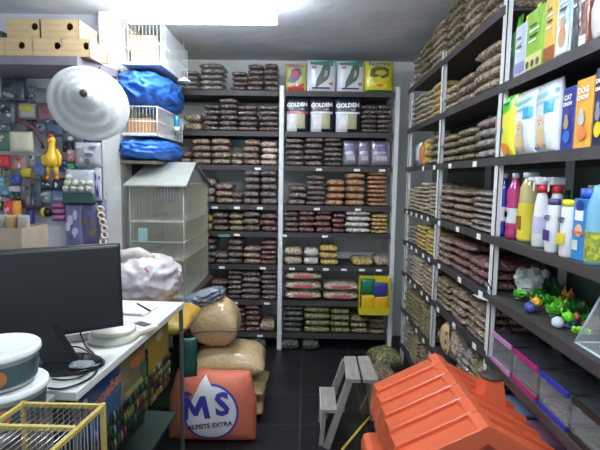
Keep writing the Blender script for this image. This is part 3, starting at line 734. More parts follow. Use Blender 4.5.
tag(MB().bm(ico_lump(.03, 3, .5, 2.5, 8, .8), None, True).build('pebble_ornament', col(150,110,70,.8,0,.6), None, (.93, 1.45, z4)), 'brown driftwood lump at the back of the ornament shelf', 'aquarium ornament')
tag(MB().bm(ico_lump(.02, 2, .3, 2, 5, .9), None, True).build('pebble_ornament', col(206,220,226), None, (.85, at(559, 305, X=.85).y, z4)), 'small pale shell ornament among the lime plants', 'aquarium ornament')
# clear case at frame edge
t = thing('clear_case', 'clear plastic case with pale rim leaning at the near end of ornament shelf', 'plastic case', (.85, 1.27, z4))
fm = film('case_film', C(220,230,232), .22)
vs = [(-.02,-.13,0),(-.02,.11,0),(.2,.11,0),(.2,-.13,0),(.02,-.11,.17),(.02,.06,.17),(.17,.06,.17),(.17,-.11,.17)]
MB().add(vs, [(0,1,5,4),(1,2,6,5),(2,3,7,6),(3,0,4,7),(4,5,6,7),(0,3,2,1)]).build('case_shell', fm, t)
rim = MB()
for a, b in ((0,1),(1,5),(4,5),(0,4),(5,6),(1,2),(2,6)): rim.tube([vs[a], vs[b]], .004, 6)
rim.build('rim', col(206,220,222), t)
MB().box(.03, .1, .0, .06, .005, .13).build('card_insert', col(90,80,170), t); MB().box(.03, .1, -.07, -.01, .005, .11).build('card_insert', col(210,120,140), t)

# fifth tier: small plastic terrariums
z5 = .736
def terra(lb, y0, y1, c, z0, X=.805, h=.125, d=.16, gravel=(120,110,100), body=(200,180,200)):
    t = thing('plastic_tank', lb, 'plastic tank', (X, (y0+y1)/2, z0), 0, 'plastic tanks on the right rack')
    w = (y1-y0)/2-.003; m = col(*c); q = .018
    for (za, zb, nm) in ((0, q, 'bottom_rim'), (h-q, h, 'top_rim')):
        MB().box(-.003, .004, -w, w, za, zb).build(nm, m, t)
    MB().box(.004, d, -w, w, 0, .004).box(.004, d, -w, -w+.004, .004, .012).box(.004, d, w-.004, w, .004, .012).build('base_tray', DKG, t)
    MB().box(.004, d, -w, w, h-.004, h-.001).build('lid', film('lid_film', C(70,74,80), .45), t)
    b = MB().box(.001, .003, -w+.002, w-.002, q, h-q).box(d-.003, d-.001, -w+.002, w-.002, q, h-q).box(.002, d-.002, -w+.001, -w+.003, q, h-q).box(.002, d-.002, w-.003, w-.001, q, h-q)
    b.build('clear_wall', film('tank_film', C(190,196,200), .16), t)
    MB().box(.008, d-.008, -w+.008, w-.008, .004, .03, bev=.004).build('gravel', mat('gravel_%d' % gravel[0], C(*gravel), .9, col2=C(60,60,56), vscale=150, vtype='voronoi'), t)
    MB().bm(ico_lump(.022, 2, .4, 2, y0*10, 1.0), Matrix.Translation((.06, 0, .03))).build('tank_ornament', col(110,110,80), t)
    MB().box(0-.002, -.0003, w*.5, w*.75, h-.02, h-.002).build('price_tag', TAGM, t)
    return t
terra('light pink-rimmed plastic tank beside the near white post', 1.745, 1.925, (196,136,186), z5)
terra('magenta-rimmed plastic tank between the pink and blue ones', 1.54, 1.73, (170,40,112), z5)
terra('blue-rimmed plastic tank with gravel on the lower right shelf', 1.35, 1.525, (40,54,160), z5, gravel=(150,146,126))
terra('dark-rimmed glass tank with green weed at the near end', 1.11, 1.335, (26,40,36), z5, gravel=(90,110,80))
for q in range(3):
    plant(0, 0, (40,140,50), .07, 'plain', 8) if 0 else None
# sixth tier: boxed goods behind the chimney
z6 = ZR[6]+.001
for (y0, y1, c, hh, lb) in ((1.76,1.93,(120,140,180),.11,'pale blue plastic carton on the shelf behind the chimney'),(1.58,1.74,(150,104,140),.1,'mauve plastic carton on the low shelf behind the chimney')):
    t = thing('storage_carton', lb, 'carton', (.81, (y0+y1)/2, z6), 0, 'cartons on the low right shelf')
    w = (y1-y0)/2; MB().box(0, .2, -w, w, 0, hh, bev=.008).build('carton_body', foil(*c), t); MB().box(-.004, .204, -w-.003, w+.003, hh, hh+.012, bev=.003).build('lid', col(*[min(255, v+30) for v in c]), t)
    MB().box(-.002, -.0003, -.015, .015, hh*.3, hh*.6).build('white_tag', TAGM, t)
# hooks and tag hanging from post at (500,290)
t = thing('hanging_hook', 'grey clip and tilted paper tag sticking out from the near post', 'hook', (.785, 1.975, 1.01))
MB().tube([(0,0,.02),(-.02,-.01,.05),(-.01,-.03,.06),(.01,-.03,.03),(-.01,-.02,.0)], .004).build('wire_clip', DKG, t)
MB().box(-.04, .01, -.03, .03, -.024, -.022, Matrix.Rotation(.3, 4, 'Y')).build('paper_tag', TAGM, t)

# ================================================================= LEFT: partition wall, shelf, nest boxes
sh = thing('wall_shelf', 'grey board shelf holding the wooden nest boxes, upper left', 'shelf', (-1.35, 3.16, 2.19))
pts = [(-1.2,0),( .09,0),(.09,-.06),(-.01,-.4),(-1.2,-.4)]
b = MB(); n = len(pts); b.add([(x, y, 0) for x, y in pts]+[(x, y, -.05) for x, y in pts], [tuple(range(n)), tuple(range(2*n-1, n-1, -1))]+[(i, (i+1) % n, n+(i+1) % n, n+i) for i in range(n)])
b.build('board', mat('shelf_grey', C(128,122,132), .7, var=.1), sh)
for xx in (-.05, -.9):
    MB().box(xx-.012, xx+.012, -.03, 0, -.3, -.05).build('bracket_upright', WHITE, sh)
    MB().add([(xx-.01,-.36,-.06),(xx+.01,-.36,-.06),(xx+.01,-.33,-.05),(xx-.01,-.33,-.05),(xx-.01,-.01,-.3),(xx+.01,-.01,-.3),(xx+.01,-.01,-.26),(xx-.01,-.01,-.26)], [(0,1,2,3),(4,7,6,5),(0,4,5,1),(3,2,6,7),(0,3,7,4),(1,5,6,2)]).build('bracket_arm', WHITE, sh)
zsh = 2.191
k = 2.78*1.0/FPX
def nest(x0, x1, row, lb, hx):
    p0, p1 = at(x0, 60, Y=2.78).x, at(x1, 60, Y=2.78).x; w = p1-p0-.004; h = .108
    t = thing('nest_box', lb, 'nest box', ((p0+p1)/2, 2.78, zsh+row*h), 0, 'wooden nest boxes on the wall shelf')
    # front board with a real round hole
    bm = bmesh.new(); N = 24; hc = (at(hx, 40, Y=2.78).x-(p0+p1)/2, h*.58); r_ = .021
    outer = []; 
    rectp = []
    for i in range(N):
        a = 2*math.pi*i/N; c_, s_ = math.cos(a), math.sin(a)
        cand = []
        if c_ > 1e-6: cand.append((w/2-hc[0])/c_)
        if c_ < -1e-6: cand.append((-w/2-hc[0])/c_)
        if s_ > 1e-6: cand.append((h-.002-hc[1])/s_)
        if s_ < -1e-6: cand.append((0-hc[1])/s_)
        q = min(cand); rectp.append((hc[0]+c_*q, hc[1]+s_*q))
    corners = [(-w/2,0),(w/2,0),(w/2,h-.002),(-w/2,h-.002)]
    for c_ in corners:
        i = min(range(N), key=lambda j: (rectp[j][0]-c_[0])**2+(rectp[j][1]-c_[1])**2); rectp[i] = c_
    b = MB(); vs = []
    for y in (0, .01):
        vs += [(x, y, zz) for x, zz in rectp]; vs += [(hc[0]+r_*math.cos(2*math.pi*i/N), y, hc[1]+r_*math.sin(2*math.pi*i/N)) for i in range(N)]
    fs = []
    for i in range(N):
        j = (i+1) % N
        fs += [(i, j, N+j, N+i), (2*N+i, 3*N+i, 3*N+j, 2*N+j), (N+i, N+j, 3*N+j, 3*N+i)]
    b.add(vs, fs)
    b.build('front_board', WOOD, t)
    MB().box(-w/2, w/2, .01, .25, 0, .01).box(-w/2, -w/2+.01, .01, .25, .01, h-.012).box(w/2-.01, w/2, .01, .25, .01, h-.012).box(-w/2, w/2, .24, .25, .01, h-.012).build('box_body', WOOD, t)
    MB().box(-w/2, w/2, .01, .25, h-.012, h-.002).build('lid', mat('lid_wood', C(214,190,150), .6, var=.12, vscale=5), t)
nest(-26, 5, 0, 'wooden nest box, lower row, cut by the left frame edge', -10)
nest(5, 33, 0, 'wooden nest box with round hole, lower row, second from the left', 21)
nest(33, 62, 0, 'wooden nest box with round hole, middle of lower row', 57)
nest(62, 90, 0, 'wooden nest box at the right end of the lower row', 86)
nest(8, 41, 1, 'wooden nest box with round hole, left in upper row', 35)
nest(42, 80, 1, 'longer wooden nest box with round hole, right end of upper row', 70)
p0, p1 = at(-20, 60, Y=2.9).x, at(7, 60, Y=2.9).x
tag(MB().box(p0, p1, 2.86, 3.1, zsh+.108, zsh+.108+.06).build('grey_carton', col(110,114,112), None), 'flat grey carton beside the upper nest boxes', 'carton')

# round woven disc
p = at(88, 103, Y=2.66)
t = thing('woven_disc', 'large pale grey round ridged woven cone hanging over the hanging goods', 'woven cone', tuple(p), 0, rot=(R(80), R(32), R(-4)))
prof = []
RD = .245
for i in range(40):
    u = i/39; r_ = RD*(1-u)+.012; zz = .0+.13*u**1.3+.0035*math.sin(u*2*math.pi*4)
    prof.append((r_, zz))
prof2 = [(max(.0, r_-.006), zz-.008) for r_, zz in reversed(prof)]
# apex is off-centre toward the upper right, as the cone hangs askew
b = MB().lathe(prof+prof2, 56, None, True, .98, .78, cap=False)
for v in b.v: u = max(0, v.z/.13); v.x += .02*u; v.y += .03*u
b.build('cone', mat('woven_straw', C(190,192,190), .9, bump=.25, bscale=60, var=.08, vscale=8), t)
MB().lathe([(0,.12),(.02,.122),(.02,.136),(0,.138)], 20, Matrix.Translation((.02,.03,0))).build('centre_hole_shade', DKG, t)  # dark grey disc: shade of the open centre hole put in as colour
MB().tube([(-.06,.19,-.0),(-.08,.24,-.03),(-.09,.26,-.09)], .003).build('hanging_cord', DKG, t)

# ---- goods on hooks on the partition
YW = 3.155
def wall_item(px0, px1, py0, py1): 
    a = at(px0, py1, Y=3.1); b = at(px1, py0, Y=3.1)
    return (a.x+b.x)/2, a.z, b.x-a.x, b.z-a.z
def peg(t, x, z, y=0): MB().tube([(x, YW-t.location.y, z), (x, -.01+y, z), (x, -.015+y, z+.012)], .0025).build('hook', STEEL, t)
lm_ = film('clear_bag', C(206,208,220), .42, .15)
def hang_bag(px0, px1, py0, py1, c, lb, fill=None, header=None, y=3.08, t_=.05, mat_=None, cat='packet', name='hanging_packet'):
    x, z_, w, h = wall_item(px0, px1, py0, py1)
    t = thing(name, lb, cat, (x, y, z_), 0, 'goods hanging on the left wall')
    hh = h*.16 if header else 0
    pouch(w, h-hh, t_, px0, amp=.5).build('packet', mat_ or foil(*c), t)
    if header: MB().box(-w/2, w/2, -.004, .004, h-hh, h).build('header_card', col(*header), t)
    if fill:
        f = pouch_fn(w, h-hh, t_)
        n = 0
        for q in range(7):
            cx = random.uniform(-.3, .3)*w; cz = random.uniform(.18, .82)*(h-hh); rx = w*random.uniform(.08, .17); rz = (h-hh)*random.uniform(.05, .12)
            art(t, ell(cx, cz, rx, rz, 12, random.random()), col(*random.choice(fill)), 'printed_shape', f, .002+.0012*q)
    peg(t, 0, h-.004)
    return t, w, h
GB = [(200,204,214),(120,124,140),(60,62,80)]
hang_bag(4, 27, 79, 103, (70,78,88), 'dark mesh muzzle pack hanging just under the shelf', [(40,44,50),(150,156,166)])
hang_bag(-4, 8, 100, 128, (94,102,112), 'grey pack at the left edge beneath the muzzle pack', [(40,44,50),(180,186,196)])
hang_bag(7, 21, 103, 126, (86,92,104), 'smoky pack with silver print beneath the muzzle pack', [(190,196,206),(40,44,50)], y=3.04)
t, w, h = hang_bag(21, 38, 104, 119, (196,196,188), 'clear packet of yellow tufts under the shelf', [(232,214,60),(224,206,40),(236,222,90)])
hang_bag(34, 50, 88, 122, (150,160,152), 'translucent grey-green sheet pack behind the woven cone', None, mat_=foil(150,160,152), y=3.12)
hang_bag(42, 58, 104, 122, (150,110,120), 'dusky pink pack peeping under the woven cone', [(170,80,96),(120,110,120)], y=3.06)
hang_bag(48, 66, 115, 137, (84,96,124), 'slate blue cap pack below the woven cone', [(180,190,210),(50,60,90)])
hang_bag(64, 84, 124, 143, (92,98,112), 'dark slate pack with white dots below the cone', [(220,220,230),(200,80,90),(40,90,70)])
hang_bag(-3, 16, 132, 151, (84,130,104), 'green and white card pack at the left edge', [(206,214,206),(30,110,70),(190,80,90)])
hang_bag(18, 40, 133, 153, (206,208,180), 'cream ribbed packet hanging left of the yellow chicken', None, y=3.02)
t, w, h = wall_item(18, 40, 133, 153)[0], 0, 0
hang_bag(-4, 16, 155, 168, (200,44,58), 'red roll pack at the left edge of the hanging goods', [(230,200,200)], y=3.04)
hang_bag(14, 28, 156, 170, (190,150,140), 'packet with small red sweets under the cream packet', [(206,60,60),(230,220,210),(190,90,80)])
hang_bag(40, 52, 156, 176, (120,124,140), 'smoky packet holding a blue bone', [(60,130,210),(70,140,220)], y=3.05)
hang_bag(69, 79, 150, 162, (180,150,160), 'pinkish packet right of the yellow chicken', [(220,130,150),(240,200,180)])
hang_bag(69, 79, 162, 176, (40,130,84), 'green packet right of the chicken feet', [(90,180,120),(30,90,60)])
hang_bag(78, 103, 143, 167, (168,168,180), 'crumpled clear bag beneath the cone near the pillar', [(206,206,214),(110,110,126)], y=3.07, t_=.08)
t, w, h = hang_bag(71, 98, 170, 194, (166,172,184), 'clear bag of white puffs near the pillar', None, y=3.04, t_=.07)
for q in range(9):
    MB().bm(ico_lump(.022, 2, .3, 2, q), Matrix.Translation((-.07+.05*(q % 4)+.01*(q//4), -.05, .02+.035*(q//4)))).build('puff', col(190,190,176), t)
x, z_, w, h = wall_item(70, 99, 193, 202)
t = thing('pet_tray', 'dark green tray hanging under the bag of white puffs', 'tray', (x, 3.06, z_), 0)
MB().box(-w/2, w/2, -.05, .06, 0, .012, bev=.003).box(-w/2, w/2, -.054, -.046, .0, h, bev=.002).build('tray_body', col(50,84,80), t)
MB().box(-w/2, w/2, .055, .095, 0, .01).build('back_lip', col(60,96,96), t)
hang_bag(-4, 13, 176, 196, (84,142,176), 'cyan card pack at the left edge', [(150,190,210),(40,100,140)])
hang_bag(15, 26, 175, 185, (52,70,150), 'small royal blue box pack', [(90,110,200)], y=3.05)
hang_bag(7, 16, 176, 188, (120,112,60), 'small olive packet between the cyan and blue packs', [(160,150,80)])
hang_bag(11, 24, 185, 192, (210,210,216), 'flat white card under the royal blue box', None)
hang_bag(24, 34, 168, 178, (206,190,60), 'small yellow toy packet above the dark bags', [(230,214,40)])
hang_bag(26, 36, 178, 208, (98,90,98), 'long smoky bag with brown strip, left of pair', [(150,130,130),(60,56,66)], y=3.06)
hang_bag(35, 45, 179, 208, (74,80,98), 'long smoky bag with blue-grey strip, right of pair', [(150,156,176),(46,50,64)], y=3.07)
hang_bag(44, 56, 180, 190, (50,56,66), 'dark chain packet beneath the chicken, left one', [(190,196,206),(20,24,28)])
hang_bag(56, 69, 178, 190, (46,50,62), 'dark chain packet beneath the chicken, right one', [(200,206,216),(20,24,28)])
hang_bag(40, 53, 191, 203, (120,140,140), 'grey-teal packet left of the pink roller card', [(180,190,190),(80,90,100)])
hang_bag(-4, 10, 200, 220, (52,74,130), 'deep blue brush pack in the lower left', [(90,110,170),(30,40,80)])
hang_bag(8, 17, 198, 222, (120,130,130), 'packet with lime toy in the lower left', [(130,210,60),(220,220,226),(40,40,46)], y=3.03)
hang_bag(15, 23, 200, 226, (202,48,52), 'glossy red packet in the lower left', [(230,180,180)], y=3.0)
hang_bag(22, 29, 200, 226, (232,160,50), 'orange-yellow packet next to the glossy red one', None, y=3.01)
hang_bag(29, 36, 208, 224, (70,64,140), 'violet packet right of the orange-yellow one', [(120,110,180)])
hang_bag(-4, 14, 118, 133, (104,104,118), 'grey-lilac card pack at the left edge above the green card', [(180,186,206),(60,64,80)])
hang_bag(70, 86, 204, 248, (112,110,150), 'glittery violet-blue long bag behind the monitor top', [(190,190,220),(84,84,140),(210,210,226)], y=3.06)
hang_bag(85, 100, 202, 248, (88,86,122), 'glittery violet long bag with brown chews beside the pillar', [(120,96,84),(96,96,160),(190,190,214)], y=3.07)
for px0, px1, py0, py1, c_, lb in ((28,36,86,102,(120,126,140),'slim smoky packet right of the muzzle pack'),(26,36,120,131,(96,60,70),'small maroon packet above the cream ribbed one'),(36,46,122,134,(140,150,170),'pale blue card left of the slate cap pack'),(0,10,168,177,(150,150,120),'khaki packet under the red roll pack'),(29,40,154,166,(200,200,204),'white card under the cream packet'),(52,62,179,190,(130,90,60),'tan chew packet behind the chain packets'),(78,90,130,143,(70,74,84),'charcoal pack under the cone near the pillar'),(88,102,128,142,(120,124,136),'grey pack under the cone beside the charcoal one'),(1,9,188,200,(190,80,70),'brick red packet above the deep blue brush pack'),(12,22,191,201,(60,110,80),'small green packet under the flat white card'),(58,68,160,172,(100,110,160),'blue-lilac card behind the chicken wing'),(46,54,133,150,(150,156,160),'pearl grey packet left of the chicken head'),(62,72,140,152,(60,60,74),'inky packet right of the chicken head'),(39,48,168,180,(170,150,90),'ochre packet under the blue bone'),(0,8,222,240,(110,90,80),'brown packet behind the tan bin')):
    hang_bag(px0, px1, py0, py1, c_, lb, [tuple(min(255, v+60) for v in c_), tuple(int(v*.5) for v in c_)], y=3.11, t_=.03)
# coil of maroon rope leads
x, z_, w, h = wall_item(18, 47, 122, 142)
t = thing('rope_lead', 'maroon braided lead looping above the cream packet', 'lead', (x, 3.05, z_), 0)
pts = [(-w/2, 0, h*.9), (-w*.2, -.02, h*.98), (w*.1, -.03, h*.8), (w*.35, -.03, h*.5), (w*.5, -.02, 0), (w*.48, -.0, -h*.3)]
MB().tube(pts, .012, 8).build('rope', col(112,66,76,.8,0,.6), t); MB().tube([(w*-.5,0,h*.9),(-w*.5,.1,h*.92)], .003).build('hook', STEEL, t)
# yellow rubber chicken
x, z_, w, h = wall_item(52, 69, 137, 179)
t = thing('rubber_chicken', 'yellow rubber chicken toy hanging in the middle of the wall goods', 'dog toy', (x, 3.0, z_), 0)
yc = mat('yellow_rubber', C(234,186,50), .35, coat=.3)
b = MB()
b.tube([(0,0,h*.98),(0,0,h*.9),(0,0,h*.8),(0,-.005,h*.65),(0,-.01,h*.5),(0,-.005,h*.36),(0,0,h*.28)], [.012,.026,.02,.024,.045,.05,.02], 14)
b.build('body', yc, t)
for s_ in (-1, 1):
    MB().tube([(s_*.03,0,h*.68),(s_*.052,-.01,h*.52),(s_*.05,-.012,h*.34),(s_*.045,-.01,h*.3)], [.01,.016,.013,.004], 10).build('wing', yc, t)
    MB().tube([(s_*.018,0,h*.36),(s_*.026,-.005,h*.2),(s_*.028,0,h*.06)], [.02,.014,.008], 10).build('leg', yc, t)
    MB().tube([(s_*.028,0,h*.07),(s_*.034,-.02,0)], [.01,.012], 8).build('foot', col(220,110,50), t)
MB().bm(ico_lump(.014, 2, .3, 2, 1), Matrix.Translation((0,-.012,h*.94))).build('comb', col(200,80,60), t)
MB().tube([(0,-.02,h*.87),(0,-.045,h*.86)], [.009,.002], 8).build('beak', col(226,140,50), t)
MB().tube([(0,0,h*.98),(0,.05,h*1.02),(0,.15,h*1.02)], .002).build('hook', STEEL, t)
# pink roller card
x, z_, w, h = wall_item(54, 69, 190, 221)
t = thing('roller_card', 'blue card holding three pink lint rollers', 'roller pack', (x, 3.08, z_), 0)
MB().box(-w/2, w/2, 0, .004, 0, h).build('backing_card', col(84,96,160), t)
art(t, rect(-w*.42, w*.42, h*.66, h*.95), col(126,140,200), 'card_print'); art(t, rect(-w*.3, w*.2, h*.7, h*.76), col(210,190,120), 'card_stripe', None, .003)
for q in range(3):
    MB().tube([(-w*.36,-.02,h*(.14+.19*q)),(w*.36,-.02,h*(.14+.19*q))], .014, 12).build('pink_roller', col(206,120,160), t)
peg(t, 0, h-.01)
# black ball toy with yellow rim
x, z_, w, h = wall_item(46, 56, 205, 219)
t = thing('ball_toy', 'black ball toy with yellow rim left of the roller card', 'dog toy', (x, 3.06, z_+h/2), 0)
MB().lathe([(0,-.032),(.02,-.026),(.031,-.01),(.031,.01),(.02,.026),(0,.032)], 18).build('ball', BLACK, t)
MB().lathe([(.03,-.008),(.037,0),(.03,.008)], 18, Matrix.Translation((-.018,-.01,0)) @ Matrix.Rotation(R(90), 4, 'Y')).build('yellow_rim', col(206,190,60), t)
MB().tube([(-.02,0,.01),(-.11,.05,.015),(-.11,.1,.015)], .004).build('hook_bar', STEEL, t)
# strip of white rings
t0 = at(104, 206, Y=3.05)
t = thing('ring_strip', 'hanging strip of pale chew rings in front of the pillar edge', 'chew strip', (t0.x, 3.045, t0.z-.26), 0)
for q in range(6):
    a = R(20*q)
    M = Matrix.Translation((-.01+.012*math.sin(q), 0, .02+.044*q)) @ Matrix.Rotation(R(75+q*8), 4, 'X')
    ring = [(.02+.008*math.cos(R(45*j)), .008*math.sin(R(45*j))) for j in range(9)]
    MB().lathe(ring, 16, M, cap=False).build('chew_ring', col(232,214,190), t)
MB().box(-.014, .014, .014, .016, 0, .3).build('backing_strip', col(150,150,200), t)
MB().tube([(0,.015,.3),(0,.03,.34),(0,.055,.34)], .002).build('hook', STEEL, t)
hang_bag(98, 104, 168, 200, (196,196,212), 'narrow white strap pack hanging at the pillar edge', [(70,70,150)], y=3.06, t_=.02)
# a wire rail
t = thing('hanging_rail', 'thin dark rail running under the nest box shelf', 'rail', (-1.9, 3.14, 2.01))
MB().tube([(-.6,0,0),(.5,0,-.0)], .004).build('rail_bar', DKG, t)
for q in (-.5, .3): MB().tube([(q,0,0),(q,.018,0)], .004).build('rail_foot', DKG, t)

# ---------------- cages and blue wraps in the recess
def cage(name, lb, x0, x1, y0, y1, z0, z1, gap=.022, doors=True, m=WIRE, group=None, mid=None, r=.0009):
    t = thing(name, lb, 'cage', ((x0+x1)/2, (y0+y1)/2, z0), 0, group)
    w, d, h = (x1-x0)/2, (y1-y0)/2, z1-z0
    fr = MB()
    for sx in (-1, 1):
        for sy in (-1, 1): fr.tube([(sx*w, sy*d, 0), (sx*w, sy*d, h)], .003, 6)
    for zz in (0.003, h*.5, h):
        fr.tube([(-w,-d,zz),(w,-d,zz),(w,d,zz),(-w,d,zz),(-w,-d,zz)], .003, 6)
    fr.build('frame', m, t)
    for nm, sy in (('front_wires', -1), ('back_wires', 1)):
        b = MB(); n = int(2*w/gap)
        for i in range(1, n): b.tube([(-w+2*w*i/n, sy*d, 0), (-w+2*w*i/n, sy*d, h)], r, 4, False)
        b.build(nm, m, t)
    for sx in (-1, 1):
        b = MB(); n = int(2*d/gap)
        for i in range(1, n): b.tube([(sx*w, -d+2*d*i/n, 0), (sx*w, -d+2*d*i/n, h)], r, 4, False)
        b.build('side_wires', m, t)
    b = MB(); n = int(2*w/gap)
    for i in range(1, n): b.tube([(-w+2*w*i/n, -d, h), (-w+2*w*i/n, d, h)], r, 4, False)
    b.build('top_wires', m, t)
    MB().box(-w-.002, w+.002, -d-.002, d+.002, -.0, .02, bev=.004).build('tray', col(190,196,196), t)
    return t
# table carrying the stack
tb = thing('wooden_table', 'low wooden table under the wrapped cages', 'table', (-.98, 2.98, 0))
MB().box(-.27, .24, -.85, -.1, .64, .67, bev=.004).box(-.27, .2, -.1, .84, .64, .67).build('tabletop', mat('dark_wood', C(92,74,60), .6, var=.2, vscale=6), tb)
for sx in (-.24, .17):
    for sy in (-.8, .79): MB().box(sx-.025, sx+.025, sy-.025, sy+.025, 0, .64, bev=.003).build('leg', _m['dark_wood'], tb)
# house cage
cx0, cx1, cy0, cy1 = -1.17, -.815, 3.02, 3.74
hc = cage('bird_house_cage', 'tall house-shaped bird cage with grey pitched roof, wrapped in plastic', cx0, cx1, cy0, cy1, .672, 1.45, gap=.02, m=mat('cage_wire', C(206,206,190), .5))
w, d = (cx1-cx0)/2, (cy1-cy0)/2; hz = .778
RFM = mat('roof_sheet', C(150,152,146), .5, bump=.2, var=.06)
# ridge runs in x; gables face right
def roof(parent):
    b = MB(); e = .03; ym = 0.0; rz = hz+.15
    A = [(-w-e,-d-e,hz-.01),(w+e,-d-e,hz-.01),(w+e*.4,-d*.15,rz),(-w+.03,-d*.15,rz),(w+e,d+e,hz-.01),(-w-e,d+e,hz-.01)]
    def slab(q):
        lo = [(x, y, z_-.01) for x, y, z_ in q]; b.add(q+lo, [(0,1,2,3),(7,6,5,4),(0,4,5,1),(1,5,6,2),(2,6,7,3),(3,7,4,0)])
    slab([A[0], A[1], A[2], A[3]]); slab([A[3], A[2], A[4], A[5]])
    b.build('roof', RFM, parent)
    g = MB()
    for sx in (-1, 1):
        x = sx*w; g.add([(x,-d,hz),(x,d,hz),(x,-d*.15,rz-.012),(x-.004*sx,-d,hz),(x-.004*sx,d,hz),(x-.004*sx,-d*.15,rz-.012)], [(0,1,2),(5,4,3),(0,3,4,1),(1,4,5,2),(2,5,3,0)])
    g.build('gable', mat('gable_grey', C(140,142,142), .6), parent)
roof(hc)
for zz in (.26, .52):
    MB().box(-w+.004, w-.004, -d+.004, d-.004, zz, zz+.012).build('cage_floor', col(206,204,186), hc)
MB().box(-w, w, d-.006, d-.003, .02, hz).build('back_panel', col(214,204,160), hc)
MB().box(-w*.7, -w*.35, -d-.006, -d-.003, hz*.5, hz*.62).build('feeder', col(150,206,214), hc)
MB().box(-w*.2, w*.35, -d-.006, -d-.003, hz*.2, hz*.26).build('white_label', TAGM, hc)
MB().box(-w*.1, w*.5, -d+.05, -d+.2, hz-.12, hz-.02).build('perch_box', DKG, hc)
# plastic wrap round it
def wrap(x0, x1, y0, y1, z0, z1, amp, seed):
    b = MB(); nu, nz = 72, 22; vs = []; fs = []
    per = [(x0,y0),(x1,y0),(x1,y1),(x0,y1)]
    L = [x1-x0, y1-y0, x1-x0, y1-y0]; T = sum(L)
    for j in range(nz+1):
        zz = z0+(z1-z0)*j/nz
        for i in range(nu):
            s = i/nu*T; k = 0
            while s > L[k]: s -= L[k]; k += 1
            a, c = per[k], per[(k+1) % 4]; u = s/L[k]
            x, y = a[0]+(c[0]-a[0])*u, a[1]+(c[1]-a[1])*u
            n = noise.noise(Vector((x*9+seed, y*9, zz*3)))*amp+noise.noise(Vector((x*30, y*30, zz*9+seed)))*amp*.4
            cxm, cym = (x0+x1)/2, (y0+y1)/2; dv = Vector((x-cxm, y-cym)).normalized()
            vs.append((x+dv.x*(n+amp*.6), y+dv.y*(n+amp*.6), zz))
    for j in range(nz):
        for i in range(nu): fs.append((j*nu+i, j*nu+(i+1) % nu, (j+1)*nu+(i+1) % nu, (j+1)*nu+i))
    return b.add(vs, fs, None, True)
o = wrap(cx0-.012, cx1+.012, cy0-.012, cy1+.012, .675, 1.44, .012, 3).build('plastic_wrap', film('wrap_film', C(170,172,160), .26, .16))
tag(o, 'wrinkled clear plastic sheet wrapped round the house-shaped cage', 'plastic wrap')
# wall board above the house cage (carries the wrapped cages)
ws_ = thing('wall_shelf', 'narrow board under the lower blue wrap in the cage recess', 'shelf', (-1.12, 3.4, 1.60))
MB().box(-.19, .1, -.3, .3, -.02, 0).build('board', col(150,140,120), ws_); MB().box(-.19, -.17, -.25, .25, -.12, -.02).build('bracket', DKG, ws_)
BLUE = mat('blue_tarp', C(52,112,204), .45, var=.2, vscale=9, bump=1, bscale=14)
def blob(w, d, h, amp, seed, n=3, pw=3.0):
    bm = bmesh.new(); bmesh.ops.create_icosphere(bm, subdivisions=5, radius=1)
    for v in bm.verts:
        c = v.co.normalized(); q = (abs(c.x)**pw+abs(c.y)**pw+abs(c.z)**pw)**(-1/pw); c = c*q
        nn = 1-abs(noise.noise(c*2.2+Vector((seed, 0, 0))))*amp*2-abs(noise.noise(c*5+Vector((0, seed, 0))))*amp
        v.co = Vector((c.x*w/2*nn, c.y*d/2*nn, c.z*h/2*nn))
    z0 = min(v.co.z for v in bm.verts)
    for v in bm.verts: v.co.z -= z0
    return bm
# lower white cage (two-compartment) with carton and blue drinker
c1 = cage('bird_cage', 'white wire bird cage holding brown cartons, between the blue wraps', -1.22, -.99, 3.05, 3.66, 1.76, 1.95, group='white wire cages in the recess')
tag(MB().bm(blob(.36, .74, .158, .08, 2), None, True).build('blue_wrap', BLUE, None, (-1.12, 3.36, 1.60)), 'lower bundle of blue plastic sheeting, just above the house cage', 'plastic sheet', 'blue plastic bundles')
o = MB().box(-.09, .07, -.1, .08, 0, .1, bev=.004).build('small_carton', CARTON, None, (-1.12, 3.2, 1.782)); tag(o, 'brown carton lying inside the white cage between blue wraps', 'carton')
t = thing('drinker', 'blue and white bird drinker clipped on the cage side', 'drinker', (-.966, 3.42, 1.83))
MB().lathe([(0,.03),(.018,.03),(.02,.04),(.02,.1),(.014,.11),(0,.11)], 16).build('blue_bottle', col(30,140,180,.2,.5), t); MB().lathe([(0,0),(.022,0),(.022,.03),(0,.03)], 16).build('white_base', WHITE, t)
tag(MB().bm(blob(.37, .82, .262, .1, 7), None, True).build('blue_wrap', BLUE, None, (-1.13, 3.39, 1.952)), 'upper bundle of blue plastic sheeting over the white wire cage', 'plastic sheet', 'blue plastic bundles')
c2 = cage('bird_cage', 'tall white wire bird cage above the upper blue wrap', -1.22, -.96, 3.06, 3.72, 2.215, 2.48, group='white wire cages in the recess')
for i, (xx, yy, zz, lb) in enumerate(((-1.12,3.3,2.237,'pinkish wooden nest box inside the upper cage, lower one'),(-1.14,3.3,2.34,'pinkish wooden nest box stacked inside the upper cage'))):
    t = thing('nest_box', lb, 'nest box', (xx, yy, zz), 0, 'nest boxes inside the upper cage')
    MB().box(-.09, .1, -.1, .12, 0, .095, bev=.003).build('box_body', mat('pink_wood', C(196,156,140), .6, var=.1), t); MB().box(-.092, .102, -.102, .122, .095, .101).build('lid', WOOD, t)
